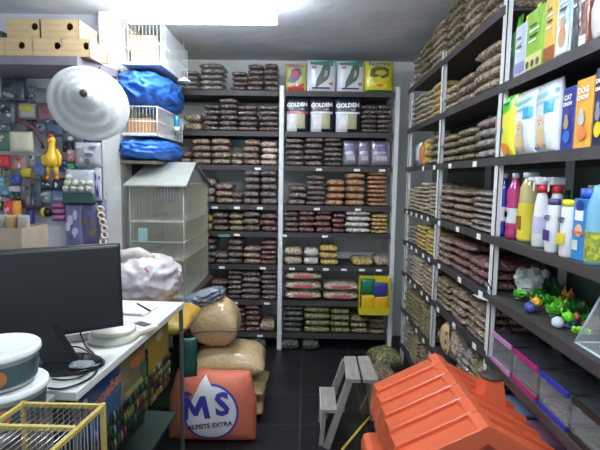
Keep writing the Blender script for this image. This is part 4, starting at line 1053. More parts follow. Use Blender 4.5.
for i, (px, py) in enumerate(((167,66),(184,76))):
    p = at(px, py+6, Y=3.5)
    t = thing('lamp_shade', 'small white dish hanging before the top left shelf, %s one' % ('left', 'right')[i], 'hanging dish', tuple(p), 0, 'small hanging white dishes')
    MB().lathe([(.05,0),(.045,.012),(.015,.03),(.01,.035),(0,.036)], 20, cap=False).build('dish', WHITE, t); MB().tube([(0,0,.03),(0,0,H-p.z)], .0015, 4).build('cord', WIRE, t)
# pale box behind at right of cage
# ---------------- white bag and yellow bag on the table
tm = mat('white_plastic_bag', C(206,198,202), .32, bump=.9, bscale=11, var=.05, coat=.4)
tag(MB().add(*grid_blob(.46, .42, .118, 18, 14, 3.4, .4, .05, 2, .45), None, True).build('yellow_sack', mat('yellow_sack', C(206,164,66), .45, bump=.6, coat=.3), None, (-.83, 2.44, .671)), 'yellow sack lying flat under the white sack behind the counter', 'sack')
bm = blob(.36, .38, .29, .1, 11, pw=2.5)
t = thing('white_sack', 'white plastic sack with gathered neck behind the counter', 'sack', (-.86, 2.47, .789))
MB().bm(bm, None, True).build('sack_body', tm, t)
MB().tube([(-.17,.0,.02),(-.19,-.02,.15),(-.14,-.02,.27),(-.04,-.04,.29),(.04,-.05,.27)], [.03,.04,.045,.04,.02], 12).build('sack_neck', mat('sack_neck', C(190,180,176), .6, bump=1, bscale=20), t)
MB().add([(0,-.13,.25),(.04,-.15,.235),(.09,-.16,.19),(.04,-.155,.22)], [(0,1,2,3)]).build('red_print', col(206,120,130), t)
# ---------------- sacks on the floor
def clear_sack(lb, x, y, z0, w, d, h, rot, k, m=None, tilt=0, name='seed_sack'):
    t = thing(name, lb, 'sack', (x, y, z0), rot, 'clear seed sacks piled on the floor', rot=(tilt, 0, rot))
    vs, fs = grid_blob(w, d, h, 20, 16, 2.8, .5, .05, k, .45)
    MB().add(vs, fs, None, True).build('sack_body', m or mat('seed_tan', C(176,150,106), .45, bump=.5, bscale=18, col2=C(206,182,138), vscale=160, vtype='voronoi', coat=.7), t)
    return t
clear_sack('lowest tan seed sack of the floor pile', -.47, 2.84, .001, .44, .34, .13, .05, 1)
clear_sack('second tan seed sack from the floor in the pile', -.46, 2.85, .131, .46, .34, .12, -.04, 2)
clear_sack('wide tan seed sack near the top of the pile', -.47, 2.83, .251, .46, .36, .2, .06, 3)
t = clear_sack('plump upright seed sack with folded plastic top, on the pile', -.555, 2.8, .45, .3, .24, .31, 0, 5)
MB().tube([(-.15,-.12,.1),(-.05,-.126,.125),(.05,-.126,.13),(.15,-.11,.12)], .003, 5).build('tie_cord', col(90,70,50), t)
bm = blob(.3, .22, .1, .2, 4); MB().bm(bm, Matrix.Translation((-.07, .0, .25)) @ Matrix.Rotation(-.35, 4, 'Y'), True).build('folded_plastic', mat('grey_blue_film', C(120,130,142), .3, bump=1, coat=.5), t)
MB().box(-.12, -.06, -.125, -.12, .28, .32, Matrix.Rotation(-.2, 4, 'Y')).build('paper_slip', col(206,212,224), t)
# the orange MS sack
ORG = mat('orange_weave', C(208,112,84), .6, bump=.25, bscale=60, var=.07, vscale=7)
ms = thing('birdseed_sack', 'orange sack lettered MS ALPISTE EXTRA standing behind the counter', 'sack', (-.52, 2.5, .001), 0, rot=(R(-6), 0, 0))
W_, H_, T_ = .5, .395, .2
b = pouch(W_, H_, T_, 2, p=3.6)
for v in b.v:
    if v.z > H_*.6: v.x *= 1-.16*((v.z-H_*.6)/(H_*.4)); 
    v.z += .02*noise.noise(Vector((v.x*6, 0, 2)))*(v.z/H_)
b.build('sack_body', ORG, ms)
f0 = pouch_fn(W_, H_, T_, 3.6)
fm_ = lambda x, z_: f0(x*(1+.0*z_), z_)
cx_, cz_ = .005, .19
BLU = col(60,62,160); WHT = col(226,222,224)
art(ms, ell(cx_, cz_, .155, .155, 40), BLU, 'blue_ring', fm_, .006, .02)
art(ms, ell(cx_+.0, cz_, .143, .143, 40), WHT, 'white_disc', fm_, .008, .02)
art(ms, [(-.155+cx_,cz_+.01),(cx_-.1,cz_+.04),(cx_-.04,cz_+.195),(cx_+.02,cz_+.12),(cx_,cz_)], WHT, 'white_peak', fm_, .0085, .02)
art(ms, [(-.16+cx_,cz_+.05),(cx_-.15,cz_+.18),(cx_-.06,cz_+.165),(cx_-.115,cz_+.045)], ORG, 'orange_corner', fm_, .0095, .02)
art(ms, [(cx_-.18,cz_+.1),(cx_-.13,cz_+.115),(cx_-.1,cz_+.1),(cx_-.13,cz_+.085)], BLU, 'blue_mark', fm_, .011, .02)
MP_ = [(0,0),(.1,1),(.3,1),(.5,.52),(.74,1),(.94,1),(1.06,0),(.84,0),(.78,.56),(.58,.16),(.44,.16),(.26,.58),(.2,0)]
MS_ = [(cx_-.15+x*.145*math.cos(.12)-z_*.12*math.sin(.12), cz_-.045+x*.145*math.sin(.12)+z_*.125*math.cos(.12)) for x, z_ in MP_]
art(ms, MS_, BLU, 'lettering', fm_, .0125, .02)
write(ms, 'S', .17, cx_+.065, cz_+.045, BLU, fm_, .012, rot=.1, bold=.006, step=.02)
write(ms, 'ALPISTE EXTRA', .036, cx_+.0, cz_-.07, col(60,66,90), fm_, .012, rot=.13, bold=.0012, step=.02)
# green scarf-like cloth between counter and sacks
p = at(191, 354, Y=2.1)
t = thing('green_pouch', 'dark teal pouch hanging at the far corner of the counter', 'pouch', (p.x, 2.07, p.z-.1), .3)
pouch(.07, .19, .03, 6, amp=.8).build('pouch_body', col(24,74,68), t); MB().tube([(0,0,.19),(-.02,-.02,.24),(-.05,-.06,.245)], .003).build('strap', BLACK, t)

# ================================================================= COUNTER
ang = math.atan2(.044, .847)  # runs slightly skew to the room
ct = thing('display_counter', 'white-topped glass display counter in the left foreground', 'counter', (-.577, 1.11, 0), -ang)
LC = .86; WC = .52
WTOP = mat('white_laminate', C(226,226,222), .3)
MB().box(-WC, .0, 0, LC, .925, .95, bev=.003).build('worktop', WTOP, ct)
MB().box(-WC+.02, -.015, .01, LC-.01, 0, .08).build('plinth', DKG, ct)
AL = mat('aluminium', C(150,154,156), .35, metal=.8)
for x in (-WC+.01, -.018):
    for y in (.004, LC-.018): MB().box(x, x+.014, y, y+.014, .08, .925).build('corner_post', AL, ct)
MB().box(-.012, -.008, .02, LC-.02, .08, .925).build('side_glass', glass(), ct)
MB().box(-WC+.03, -.02, LC-.012, LC-.008, .08, .925).build('end_glass', glass(), ct)
MB().box(-WC+.02, -.02, .006, .016, .08, .925).build('front_panel', mat('dark_board', C(58,64,62), .6), ct)
MB().box(-WC+.02, -.03, .03, LC-.03, .45, .458).build('inner_shelf', mat('shelf_glass_dark', C(70,84,82), .25), ct)
MB().box(-WC+.005, -WC+.015, .02, LC-.02, .08, .925).build('back_panel', _m['dark_board'], ct)
# cards of small goods hanging behind the side glass
def card(y0, y1, z0, z1, c, lb, items, ncol, nrow, title=None):
    nrow += 1; ncol += 2
    M0 = ct.matrix_basis
    Mw = Matrix.Translation((-.577, 1.11, 0)) @ Matrix.Rotation(-ang, 4, 'Z')
    p = Mw @ Vector((-.03, (y0+y1)/2, z0))
    t = thing('goods_card', lb, 'goods card', tuple(p), -ang+math.pi/2, 'cards of small goods in the counter')
    w, h = y1-y0, z1-z0
    MB().box(-w/2, w/2, 0, .002, h*.42, h).build('backing_card', col(*c), t)
    MB().box(-w/2, w/2, .0022, .004, 0, h*.46).build('lower_card', col(70,80,70), t)
    for i in range(ncol):
        for j in range(nrow):
            x = -w/2+w*(i+.5)/ncol; zq = h*.5-(j+1)*(h*.5/nrow)+.004; hh = h*.5/nrow*.78
            MB().tube([(x,-.006,zq),(x,-.008,zq+hh*.5),(x,-.006,zq+hh)], [.003,.0048,.0025], 6).build('small_item', foil(*[int(v*.75) for v in random.choice(items)]), t)
    return t, w, h
IT = [(60,66,72),(190,186,120),(40,90,90),(150,60,50),(200,200,206),(50,60,120),(30,34,38),(90,120,60)]
t, w, h = card(.05, .30, .64, .915, (30,84,150), 'blue goods card with orange wording, nearest in the counter', IT, 9, 2)
write(t, 'Campeões', .056, .01, h*.76, col(236,128,104), None, .003, bold=.002, rot=.12)
art(t, ell(-w*.36, h*.86, .014, .012), col(230,220,210), 'emblem', None, .003)
art(t, [(-w*.5,h*.45),(-w*.42,h*.6),(-w*.5,h*.95)], col(190,130,80), 'tan_corner', None, .004)
t, w, h = card(.305, .50, .64, .915, (150,130,104), 'tan and orange picture card in the middle of the counter', [(200,60,50),(60,140,150),(40,44,50),(196,186,90),(110,150,80)], 8, 2)
art(t, ell(.02, h*.82, w*.28, h*.1), col(206,120,60), 'animal_print', None, .003); art(t, ell(-.03, h*.66, w*.25, h*.1), col(150,120,90), 'animal_print', None, .004); art(t, rect(-w*.4, w*.4, h*.46, h*.54), col(190,190,90), 'lime_band', None, .005); art(t, ell(w*.38, h*.6, w*.1, h*.14), col(80,130,110), 'green_print', None, .005)
t, w, h = card(.53, .74, .64, .915, (196,150,60), 'golden goods card nearest the far end of the counter', [(180,120,40),(90,60,40),(210,170,70),(220,214,196)], 7, 3)
art(t, ell(0, h*.86, w*.16, h*.08), col(200,196,200), 'animal_print', None, .003); art(t, rect(-w*.5, w*.5, 0, h*.1), col(206,84,56), 'red_hem', None, .004)
# dark boxes inside on the glass shelf (only their shadowy shapes show)
Mw = Matrix.Translation((-.577, 1.11, 0)) @ Matrix.Rotation(-ang, 4, 'Z')
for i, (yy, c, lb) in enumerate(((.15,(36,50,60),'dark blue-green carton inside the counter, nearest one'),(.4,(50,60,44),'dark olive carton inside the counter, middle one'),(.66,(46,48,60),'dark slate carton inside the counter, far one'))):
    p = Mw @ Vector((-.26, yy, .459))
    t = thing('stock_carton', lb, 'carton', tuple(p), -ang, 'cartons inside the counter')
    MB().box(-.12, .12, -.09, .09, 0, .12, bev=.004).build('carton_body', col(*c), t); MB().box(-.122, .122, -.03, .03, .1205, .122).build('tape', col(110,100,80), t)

def onc(px, py, z_=.95): return at(px, py, Z=z_)
# ---- monitor (seen from behind)
mb_ = onc(66, 366)
rz = R(8)
mo = thing('computer_monitor', 'black computer monitor seen from behind on the counter', 'monitor', (mb_.x, mb_.y, .951), 0)
MP = mat('monitor_plastic', C(17,21,25), .55)
pr_ = at(121, 243, Y=1.42); pl_ = at(0, 254, Y=1.24)
dirv = Vector((pr_.x-pl_.x, pr_.y-pl_.y, 0)).normalized(); a_m = math.atan2(dirv.y, dirv.x)
ctr = Vector((pr_.x, pr_.y, 0))-dirv*.24
loc = Vector((ctr.x-mb_.x, ctr.y-mb_.y, 0))
M = Matrix.Translation((loc.x, loc.y, 0)) @ Matrix.Rotation(a_m, 4, 'Z')
zt_ = pr_.z-.951; zb_ = at(112, 325, Y=1.42).z-.951
Ms = Matrix(((1, 0, 0, 0), (0, 1, 0, 0), (.0, 0, 1, 0), (0, 0, 0, 1)))
tilt = Matrix.Translation((0, 0, zb_)) @ Matrix.Rotation(R(-5), 4, 'X') @ Matrix.Translation((0, 0, -zb_))
b = MB().box(-.24, .24, -.012, .012, zb_, zt_, M @ tilt, bev=.004); b.build('bezel', MP, mo)
b = MB(); b.box(-.235, .235, -.03, -.011, zb_+.005, zt_-.005, M @ tilt, bev=.008); b.build('back_shell', MP, mo)
MB().box(-.23, .23, .012, .0135, zb_+.014, zt_-.012, M @ tilt).build('screen', mat('screen_glass', C(12,14,18), .1), mo)
b = MB().add([(loc.x-.055,loc.y-.02,zt_*.35),(loc.x+.055,loc.y-.02,zt_*.35),(.04,-.02,.012),(-.05,-.02,.012),(loc.x-.055,loc.y+.01,zt_*.35),(loc.x+.055,loc.y+.01,zt_*.35),(.04,.01,.012),(-.05,.01,.012)], [(0,3,2,1),(4,5,6,7),(0,1,5,4),(3,7,6,2),(0,4,7,3),(1,2,6,5)])
b.build('stand_neck', MP, mo)
MB().lathe([(0,0),(.105,0),(.11,.004),(.1,.012),(.05,.018),(0,.02)], 40, None, True, 1, .72).build('stand_base', mat('gloss_black', C(30,34,36), .18), mo)
# clear packet on the base and cable
p = onc(100, 330); 
pts = [(-.02+.6*0, .06, .1), (-.0, .08, .02), (.03, .08, .007)]
cab = thing('cable', 'black monitor cable looping round the stand on the counter', 'cable', (0, 0, 0))
P3 = [Vector(onc(x_, y_, z_)) for x_, y_, z_ in ((80,328,1.05),(83,340,1.0),(86,347,.958),(92,352,.956),(98,360,.956),(97,370,.956),(90,378,.956),(76,385,.956),(60,389,.956),(48,388,.956))]
def smooth(ps, n=6):
    out = []
    for i in range(len(ps)-1):
        p0, p1, p2, p3 = ps[max(0, i-1)], ps[i], ps[i+1], ps[min(len(ps)-1, i+2)]
        for k in range(n):
            t_ = k/n; out.append(.5*((2*p1)+(-p0+p2)*t_+(2*p0-5*p1+4*p2-p3)*t_*t_+(-p0+3*p1-3*p2+p3)*t_**3))
    return out+[ps[-1]]
P3[0].y = mb_.y+.06; P3[0].z = 1.03; P3[0].x = at(80, 328, Y=P3[0].y).x
MB().tube(smooth(P3), .0028, 6).build('cable_run', BLACK, cab)
P4 = [Vector(onc(x_, y_, .957)) for x_, y_ in ((66,347),(78,347),(88,352),(92,360),(90,370),(80,377),(66,380),(52,379))]
MB().tube(smooth(P4), .0025, 6).build('cable_loop', BLACK, cab)
tag(cab, cab['label'], 'cable')
p = onc(82, 367, .97)
tag(MB().bm(blob(.07, .05, .012, .25, 3), None, True).build('clear_wrapper', film('wrapper_film', C(200,206,210), .5), None, (p.x+.0, p.y, .972)), 'crumpled clear wrapper lying on the monitor base', 'wrapper')
# ---- kitchen-style scale: round platform on body
p = onc(114, 336, .96)
sc = thing('counter_scale', 'cream counter scale with round platform', 'scale', (p.x, p.y, .951), -ang)
CRM = mat('cream_plastic', C(206,204,190), .4)
MB().lathe([(0,0),(.078,0),(.082,.006),(.08,.02),(.07,.024),(0,.024)], 40).build('scale_body', CRM, sc)
MB().box(-.05, .055, .0, .145, 0, .02, Matrix.Rotation(-.5, 4, 'Z'), bev=.008).build('scale_tail', CRM, sc)
MB().lathe([(0,.0245),(.066,.0245),(.07,.028),(.07,.036),(.065,.04),(0,.04)], 40).build('platform', mat('cream_light', C(216,214,202), .35), sc)
MB().box(-.025, .03, .1, .13, .0205, .022, Matrix.Rotation(-.5, 4, 'Z')).build('display', DKG, sc)
# ---- notebook
p = onc(132, 309, .957)
nb = thing('spiral_notebook', 'open white spiral notebook at the far end of the counter', 'notebook', (p.x, p.y, .951), -.12)
MB().box(-.09, .085, -.065, .065, 0, .008, bev=.002).build('pages', mat('page_white', C(236,236,238), .6), nb)
b = MB()
for i in range(16): b.lathe([(.004+.0012*math.cos(R(60*j)), .0012*math.sin(R(60*j))) for j in range(7)], 8, Matrix.Translation((-.08+.01*i, -.066, .006)) @ Matrix.Rotation(R(90), 4, 'Y'), cap=False)
b.build('spiral', DKG, nb)
MB().tube([(.0,.06,.012),(.09,-.04,.012)], .0032, 8).build('pen', BLACK, None, nb.location, 0)
o = bpy.data.objects['pen']; tag(o, 'dark pen lying across the open notebook', 'pen')
# paper sheet behind monitor
p = onc(70, 338)
o = MB().box(-.06, .06, -.05, .05, 0, .025, bev=.002).build('paper_stack', mat('page_pale', C(206,208,200), .6), None, (onc(79, 340).x, onc(79, 338).y+.02, .951), .5); tag(o, 'small stack of pale paper behind the monitor stand', 'paper stack')
o = bpy.data.objects.new('round_hole', None)
bpy.data.objects.remove(o)
p = onc(155, 309)
# ---- side cabinet carrying tubs
sd = thing('side_cabinet', 'low cabinet joined behind the near end of the counter', 'cabinet', (-.8, .87, 0))
MB().box(-.25, .165, -.2, .225, 0, .93).build('carcass', mat('cab_board', C(120,112,100), .6), sd); MB().box(-.26, .175, -.21, .23, .93, .95, bev=.003).build('worktop', mat('cab_top', C(150,150,146), .4), sd)
# ---- tubs
TW = mat('tub_plastic', C(176,178,168), .4); TL = mat('tub_lid', C(236,238,242), .3)
def tub(lb, x, y, z0, rz_):
    t = thing('plastic_tub', lb, 'tub', (x, y, z0), rz_, 'white lidded tubs on the counter')
    MB().lathe([(0,0),(.072,0),(.076,.004),(.083,.072),(.083,.076),(0,.076)], 40).build('tub_body', TW, t)
    MB().lathe([(.083,.068),(.088,.068),(.089,.071),(.088,.08),(.085,.083),(.08,.081),(0,.08)], 48, cap=False).build('lid', TL, t)
    MB().lathe([(.0792,.01),(.0795,.012),(.0832,.055),(.083,.057)], 40, cap=False).build('wrap_label', mat('tub_label', C(60,82,90), .4, var=.3, vscale=14), t)
    M_ = lambda a, zz, rr_: Vector((rr_*math.cos(a), rr_*math.sin(a), zz))
    b = MB(); vs = [M_(R(-62), .034, .0835)]; 
    for i in range(16):
        a = 2*math.pi*i/16; vs.append(M_(R(-62)+.22*math.cos(a), .034+.018*math.sin(a), .0835))
    b.add(vs, [(0, i+1, (i+1) % 16+1) for i in range(16)]); b.build('orange_print', col(176,112,60), t)
    return t
pt = at(2, 345, Y=1.0)
tub('white lidded tub with dark label, lower of two in the left foreground', pt.x+.012, .985, .951, 0)
tub('white lidded tub with dark label, stacked on the other tub', pt.x, .98, 1.036, .1)
# ---- yellow-framed wooden cage in the foreground
st = thing('plant_stool', 'dark square stool carrying the yellow-framed cage', 'stool', (-.52, .84, 0))
MB().box(-.095, .1, -.16, .13, .77, .8, bev=.004).build('seat', _m['dark_wood'], st)
for sx in (-.075, .08):
    for sy in (-.14, .11): MB().box(sx-.015, sx+.015, sy-.015, sy+.015, 0, .77).build('leg', _m['dark_wood'], st)
YF = mat('yellow_wood', C(190,168,84), .5, var=.1, stretch=(1,1,1))
A = at(103, 404, Z=1.02); B = at(23, 402, Z=1.02); D_ = at(52, 449, Z=1.02)
cg = thing('wooden_cage', 'yellow-framed wooden bird cage with thin bars, lower left corner', 'cage', (A.x, A.y, .801))
hcg = .22
ex = (B-A); ex.z = 0; ey = (D_-A); ey.z = 0; ey *= 1.12
print('cage', A, B, D_)
def bar(b, p, q, r_=.006):
    p, q = Vector(p), Vector(q); d = (q-p).normalized(); a = Vector((0,0,1)) if abs(d.z) < .9 else Vector((1,0,0)); u = d.cross(a).normalized()*r_; v = d.cross(u).normalized()*r_
    vs = [p+u+v, p+u-v, p-u-v, p-u+v, q+u+v, q+u-v, q-u-v, q-u+v]; b.add(vs, [(0,1,2,3),(7,6,5,4),(0,4,5,1),(1,5,6,2),(2,6,7,3),(3,7,4,0)])
b = MB(); c4 = [Vector((0,0,0)), Vector(ex), Vector(ex+ey), Vector(ey)]
for zz in (.006, hcg-.006):
    for i in range(4): bar(b, c4[i]+Vector((0,0,zz)), c4[(i+1) % 4]+Vector((0,0,zz)), .0042)
for i in range(4): bar(b, c4[i], c4[i]+Vector((0,0,hcg)), .0042)
bar(b, ey*.48+Vector((0,0,hcg-.006)), ex+ey*.48+Vector((0,0,hcg-.006)), .0042)
b.build('frame', YF, cg)
b = MB(); n = 13
for i in range(1, n): b.tube([ex*(i/n)+Vector((0,0,hcg-.004)), ex*(i/n)+ey+Vector((0,0,hcg-.004))], .0011, 5)
b.build('top_bars', STEEL, cg)
b = MB(); n = 16
for i in range(1, n):
    b.tube([ey*(i/n), ey*(i/n)+Vector((0,0,hcg))], .0009, 5)
b.build('side_bars', STEEL, cg)
for o5 in (Vector((0,0,0)), Vector(ey)):
    b = MB(); n = 14
    for i in range(1, n): b.tube([o5+ex*(i/n), o5+ex*(i/n)+Vector((0,0,hcg))], .0008, 5)
    b.build('end_bars', STEEL, cg)
b = MB(); e2 = ex*.96+ey*.02; c5 = [ex*.03+ey*.03, ex*.97+ey*.03, ex*.97+ey*.97, ex*.03+ey*.97]
b.add(c5+[v+Vector((0,0,.01)) for v in c5], [(3,2,1,0),(4,5,6,7),(0,1,5,4),(1,2,6,5),(2,3,7,6),(3,0,4,7)]); b.build('floor_board', mat('cage_board', C(90,84,56), .7), cg)
m0 = ex*.3+ey*.6; MB().box(-.025, .025, -.02, .02, .011, .06, Matrix.Translation(m0), bev=.003).build('feeder', col(120,150,80), cg)
m0 = ex*.55+ey*.3; MB().tube([m0+Vector((-.0,0,.1)), m0+ey*.3+Vector((0,0,.1))], .004).build('perch', YF, cg)
# carton bin behind the monitor, left edge
pb = at(14, 250, Y=2.42)
t = thing('wicker_bin', 'tan carton bin of odds and ends behind the monitor, left edge', 'bin', (pb.x, 2.42, .0), .0)
zt2 = at(30, 229, Y=2.3).z; wb = .1
b = MB().box(-wb, wb+.02, -.12, -.112, 0, zt2).box(-wb, wb+.02, .112, .12, 0, zt2).box(-wb, -wb+.008, -.112, .112, 0, zt2).box(wb+.012, wb+.02, -.112, .112, 0, zt2).box(-wb, wb+.02, -.12, .12, 0, .01)
b.build('bin_walls', mat('tan_card', C(176,160,140), .8, var=.1), t)
MB().box(-wb+.01, wb+.01, -.11, .11, zt2-.06, zt2-.05).build('inner_tray', CARTON, t)
for i, (xx, c, lb, rr_) in enumerate(((-.07,(150,150,140),'clear packet sticking out of the tan bin',.2),(.0,(150,130,90),'tan stick pack lying in the tan bin',1.3),(.06,(190,186,176),'pale packet leaning in the tan bin',-.3))):
    o = pouch(.08, .11, .03, i).build('small_packet', foil(*c), None, (pb.x+xx, 2.42, zt2-.049), rr_); tag(o, lb, 'packet', 'packets in the tan bin')
# ================================================================= DOG HOUSE
dh = thing('dog_house', 'orange plastic dog house with ribbed roof and small chimney', 'dog house', (.53, 1.52, .3))
OR = mat('orange_plastic', C(214,100,64), .28, bump=.06, bscale=60, spec=.6)
OR2 = mat('orange_plastic_wall', C(196,84,54), .4)
y0, y1 = -.265, .295; rz0, ez = .48, .365; hw = .245
def slope(side):
    b = MB(); n = 6; L = y1-y0
    for i in range(n):
        a, c = y0+L*i/n, y0+L*(i+1)/n
        # overlapping boards: near edge of each stands proud of the next
        up = .016
        x_r, x_e = .018*side, hw*side
        def P(x, y, dz): return (x, y, (rz0 if abs(x) < .05 else ez)+dz)
        cx2 = (hw+.012)*side
        def col3(y, dz): return [P(x_r, y, dz), P(x_e, y, dz), (cx2+dz*.5*side, y, ez-.085)]
        cs = [col3(a, 0), col3(a, up-.003), col3(a+.003, up), col3(c, .0)]
        vs = [q for g_ in cs for q in g_]; fs = []
        for k in range(3):
            for r0_ in range(2): fs.append((k*3+r0_, k*3+r0_+1, k*3+r0_+4, k*3+r0_+3))
        b.add(vs, fs)
    # underside and ends
    u = [(0,y0,rz0-.02),(hw*side,y0,ez-.085),(hw*side,y1,ez-.085),(0,y1,rz0-.02)]
    b.add(u, [(0,1,2,3)])
    for y in (y0, y1): b.add([(0,y,rz0+.01),(0.018*side,y,rz0),(hw*side,y,ez),((hw+.012)*side,y,ez-.085),(hw*side,y,ez-.085),(0,y,rz0-.03)], [(0,1,2,3,4,5)])
    return b
slope(-1).build('roof_panel', OR, dh); slope(1).build('roof_panel', OR, dh)
L = y1-y0
for i in range(6):
    a, c = y0+L*i/6, y0+L*(i+1)/6
    b = MB(); bm = bmesh.new()
    prof_ = [(-.032, rz0-.006), (-.028, rz0+.010), (0, rz0+.022), (.028, rz0+.010), (.032, rz0-.006)]
    vs = [(x, a+.002, z_) for x, z_ in prof_]+[(x, c-.002, z_) for x, z_ in prof_]
    b.add(vs, [(k, k+1, k+6, k+5) for k in range(4)]+[(0,1,2,3,4),(9,8,7,6,5)]); b.build('ridge_cap', OR, dh)
# walls
b = MB(); ww = .205; ya, yb = y0+.045, y1-.045
b.box(-ww, -ww+.008, ya, yb, 0, ez-.01).box(ww-.008, ww, ya, yb, 0, ez-.01).box(-ww, ww, yb-.008, yb, 0, ez-.01)
b.add([(-ww,yb,ez-.01),(ww,yb,ez-.01),(0,yb,rz0-.03)], [(0,1,2)])
b.box(-ww, -.09, ya, ya+.008, 0, ez-.01).box(.09, ww, ya, ya+.008, 0, ez-.01).box(-.09, .09, ya, ya+.008, .3, ez-.01)
b.add([(-ww,ya,ez-.01),(ww,ya,ez-.01),(0,ya,rz0-.03)], [(0,1,2)])
b.build('house_wall', OR2, dh)
MB().box(-ww-.03, ww+.03, ya-.02, yb+.02, -.0, .03, bev=.008).build('base_plinth', OR2, dh)
# rounded side bulge with two slots
MB().box(-.3, -.2, .02, .24, .02, .2, bev=.03).build('side_bulge', OR, dh)
for q in (0, 1): MB().box(-.302, -.299, .08, .13, .14-.035*q, .152-.035*q).build('vent_slot', BLACK, dh)
# chimney
CH = Matrix.Translation((.13, .05, 0))
MB().add([(-.05,-.05,.37),(.05,-.05,.34),(.05,.05,.34),(-.05,.05,.37),(-.03,-.032,.51),(.03,-.032,.51),(.03,.032,.51),(-.03,.032,.51)], [(0,1,5,4),(1,2,6,5),(2,3,7,6),(3,0,4,7),(4,5,6,7)], CH).build('chimney', OR, dh)
MB().lathe([(0,.511),(.037,.511),(.041,.516),(.037,.522),(0,.522)], 20, CH).build('chimney_cap', mat('chimney_dark', C(62,50,48), .6), dh)
# carton it stands on
cb = thing('brown_carton', 'brown carton under the orange dog house', 'carton', (.53, 1.53, 0))
MB().box(-.24, .24, -.25, .26, 0, .298).build('carton_body', CARTON, cb); MB().box(-.241, .241, -.03, .03, .2985, .2995).build('tape', col(190,170,130), cb)
# thin yellow stick on the floor by the carton
tag(MB().tube([tuple(at(342,450,Z=.01)), tuple(at(374,412,Z=.01)), tuple(at(379,405,Z=.01))], .008, 8).build('yellow_stick', col(206,180,70), None), 'thin yellow stick on the floor between stool and dog house', 'stick')
tag(MB().box(-.05, .05, -.006, .006, 0, .16, Matrix.Rotation(.5, 4, 'Y')).build('card_scrap', CARTON, None, (at(366,408,Z=.05).x, at(366,408,Z=.05).y, .02), .3), 'tan card scrap propped beside the dog house', 'card')

# ================================================================= STEP STOOL
s1, s2, s3, s4 = at(344,356,Z=.4), at(369,356,Z=.4), at(378,380,Z=.4), at(346,379,Z=.4)
ss = thing('step_stool', 'grey wooden two-step stool on the dark floor', 'step stool', (s4.x, s4.y, 0), 0)
o_ = Vector((s4.x, s4.y, 0))
def quadslab(P4_, z0, z1):
    b = MB(); vs = [(p.x-o_.x, p.y-o_.y, z1) for p in P4_]+[(p.x-o_.x, p.y-o_.y, z0) for p in P4_]
    return b.add(vs, [(0,1,2,3),(7,6,5,4),(0,4,5,1),(1,5,6,2),(2,6,7,3),(3,7,4,0)])
for a, c in ((0, .46), (.54, 1)):
    q = [s1.lerp(s2, a), s1.lerp(s2, c), s4.lerp(s3, c), s4.lerp(s3, a)]
    quadslab(q, .38, .4).build('tread_board', GREYW, ss)
def leg(p, q, w_=.018, name='leg'):
    b = MB(); bar(b, p, q, w_); b.build(name, GREYW, ss)
W2 = s3.x-s4.x; D2 = s1.y-s4.y
leg((.02,.02,.38), (-.1,-.0,.0)); leg((.02,D2-.02,.38), (-.1,D2,.0)); leg((W2-.02,.02,.38), (W2+.03,.02,0)); leg((W2-.02,D2-.02,.38), (W2+.03,D2-.02,0))
b = MB().box(-.13, -.045, .0, D2*.85, .2, .22); b.build('lower_tread', GREYW, ss)
leg((-.115,.02,.2), (-.13,.02,0), .012); leg((-.115,D2*.8,.2), (-.13,D2*.8,0), .012)
leg((-.04,.03,.21), (.0,.03,.21), .01, 'rail')
MB().box(-.136, -.1305, .0, D2*.85, .1, .22).build('side_board', mat('pale_board', C(206,204,204), .6), ss)
# ---- bags on the floor beside dog house / under right rack
for i, (px, py, w_, h_, kd, lb) in enumerate(((386,372,.24,.16,'green','plump green-brown sack on the floor beside the step stool'),(380,385,.26,.1,'brown','low brown sack on the floor in front of the green-brown sack'))):
    p = at(px, py, Z=0)
    vs, fs = grid_blob(w_, .26, h_, 18, 14, 2.8, .5, .07, i+3, .45)
    o = MB().add(vs, fs, None, True).build('floor_sack', K[kd], None, (min(p.x, .66), p.y+.1, .001), .2); tag(o, lb, 'sack', 'sacks on the floor near the right rack')

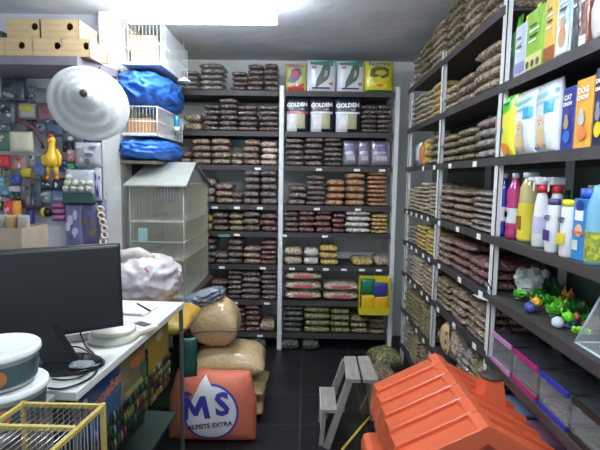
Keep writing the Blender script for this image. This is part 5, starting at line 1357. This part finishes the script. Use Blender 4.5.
# ================================================================= LIGHTS
def lamp(label, x, y, z_, L, strength, rot=0, tubes=1):
    t = thing('ceiling_light', label, 'ceiling light', (x, y, z_), rot, 'tube lights on the ceiling')
    MB().box(-L/2-.03, L/2+.03, -.02, .02, -.012, 0).build('housing', WHITE, t)
    for s_ in (-1, 1): MB().tube([(s_*L*.35, 0, 0), (s_*L*.35, 0, H-z_-.001)], .004, 6).build('hanger', STEEL, t)
    em = mat('tube_glow_%d' % int(strength), (1,1,1), .5, emit=(.86,.93,1), estr=strength)
    for q in range(tubes):
        oy = (q-(tubes-1)/2)*.06
        MB().tube([(-L/2, oy, -.03), (L/2, oy, -.03)], .014, 12).build('tube', em, t)
    for s_ in (-1, 1): MB().box(s_*L/2-.012+s_*.012, s_*L/2+.012+s_*.012, -.045, .045, -.045, -.012).build('tube_holder', WHITE, t)
    return t
t = thing('ceiling_glare_light', 'ceiling light widened to a glowing panel for lens glare, left of the shop', 'ceiling light', (-.66, 2.66, 2.43))  # lamp widened into a visible glowing panel, added to stand in for lens glare
MB().box(-.46, .46, -.28, .28, 0, .05, bev=.012).build('glare_panel', mat('glare_glow', (1,1,1), .5, emit=(.88,.94,1), estr=15), t)
for a in (-.3, .3): MB().tube([(a, 0, .05), (a, 0, H-2.43-.001)], .005, 6).build('hanger', STEEL, t)
lamp('ceiling tube light over the entrance side', .15, .85, 2.36, 1.0, 80, R(0), 2)
wd = bpy.data.worlds.new('World'); SC.world = wd; wd.use_nodes = True
bg = wd.node_tree.nodes['Background']; bg.inputs[0].default_value = (.62, .72, .85, 1); bg.inputs[1].default_value = .9

# ================================================================= CAMERA
cd = bpy.data.cameras.new('camera'); co = bpy.data.objects.new('camera', cd); COL.objects.link(co); SC.camera = co
cd.sensor_fit = 'HORIZONTAL'; cd.sensor_width = 36; cd.lens = 36*FPX/600; cd.clip_start = .02
M = Matrix((AR, AU, -AF)).transposed().to_4x4(); M.translation = Vector((0, 0, CAMZ)); co.matrix_world = M
SC.view_settings.view_transform = 'Standard'; SC.view_settings.look = 'None'; SC.view_settings.gamma = 1
SC.view_settings.use_curve_mapping = False; SC.view_settings.exposure = .3
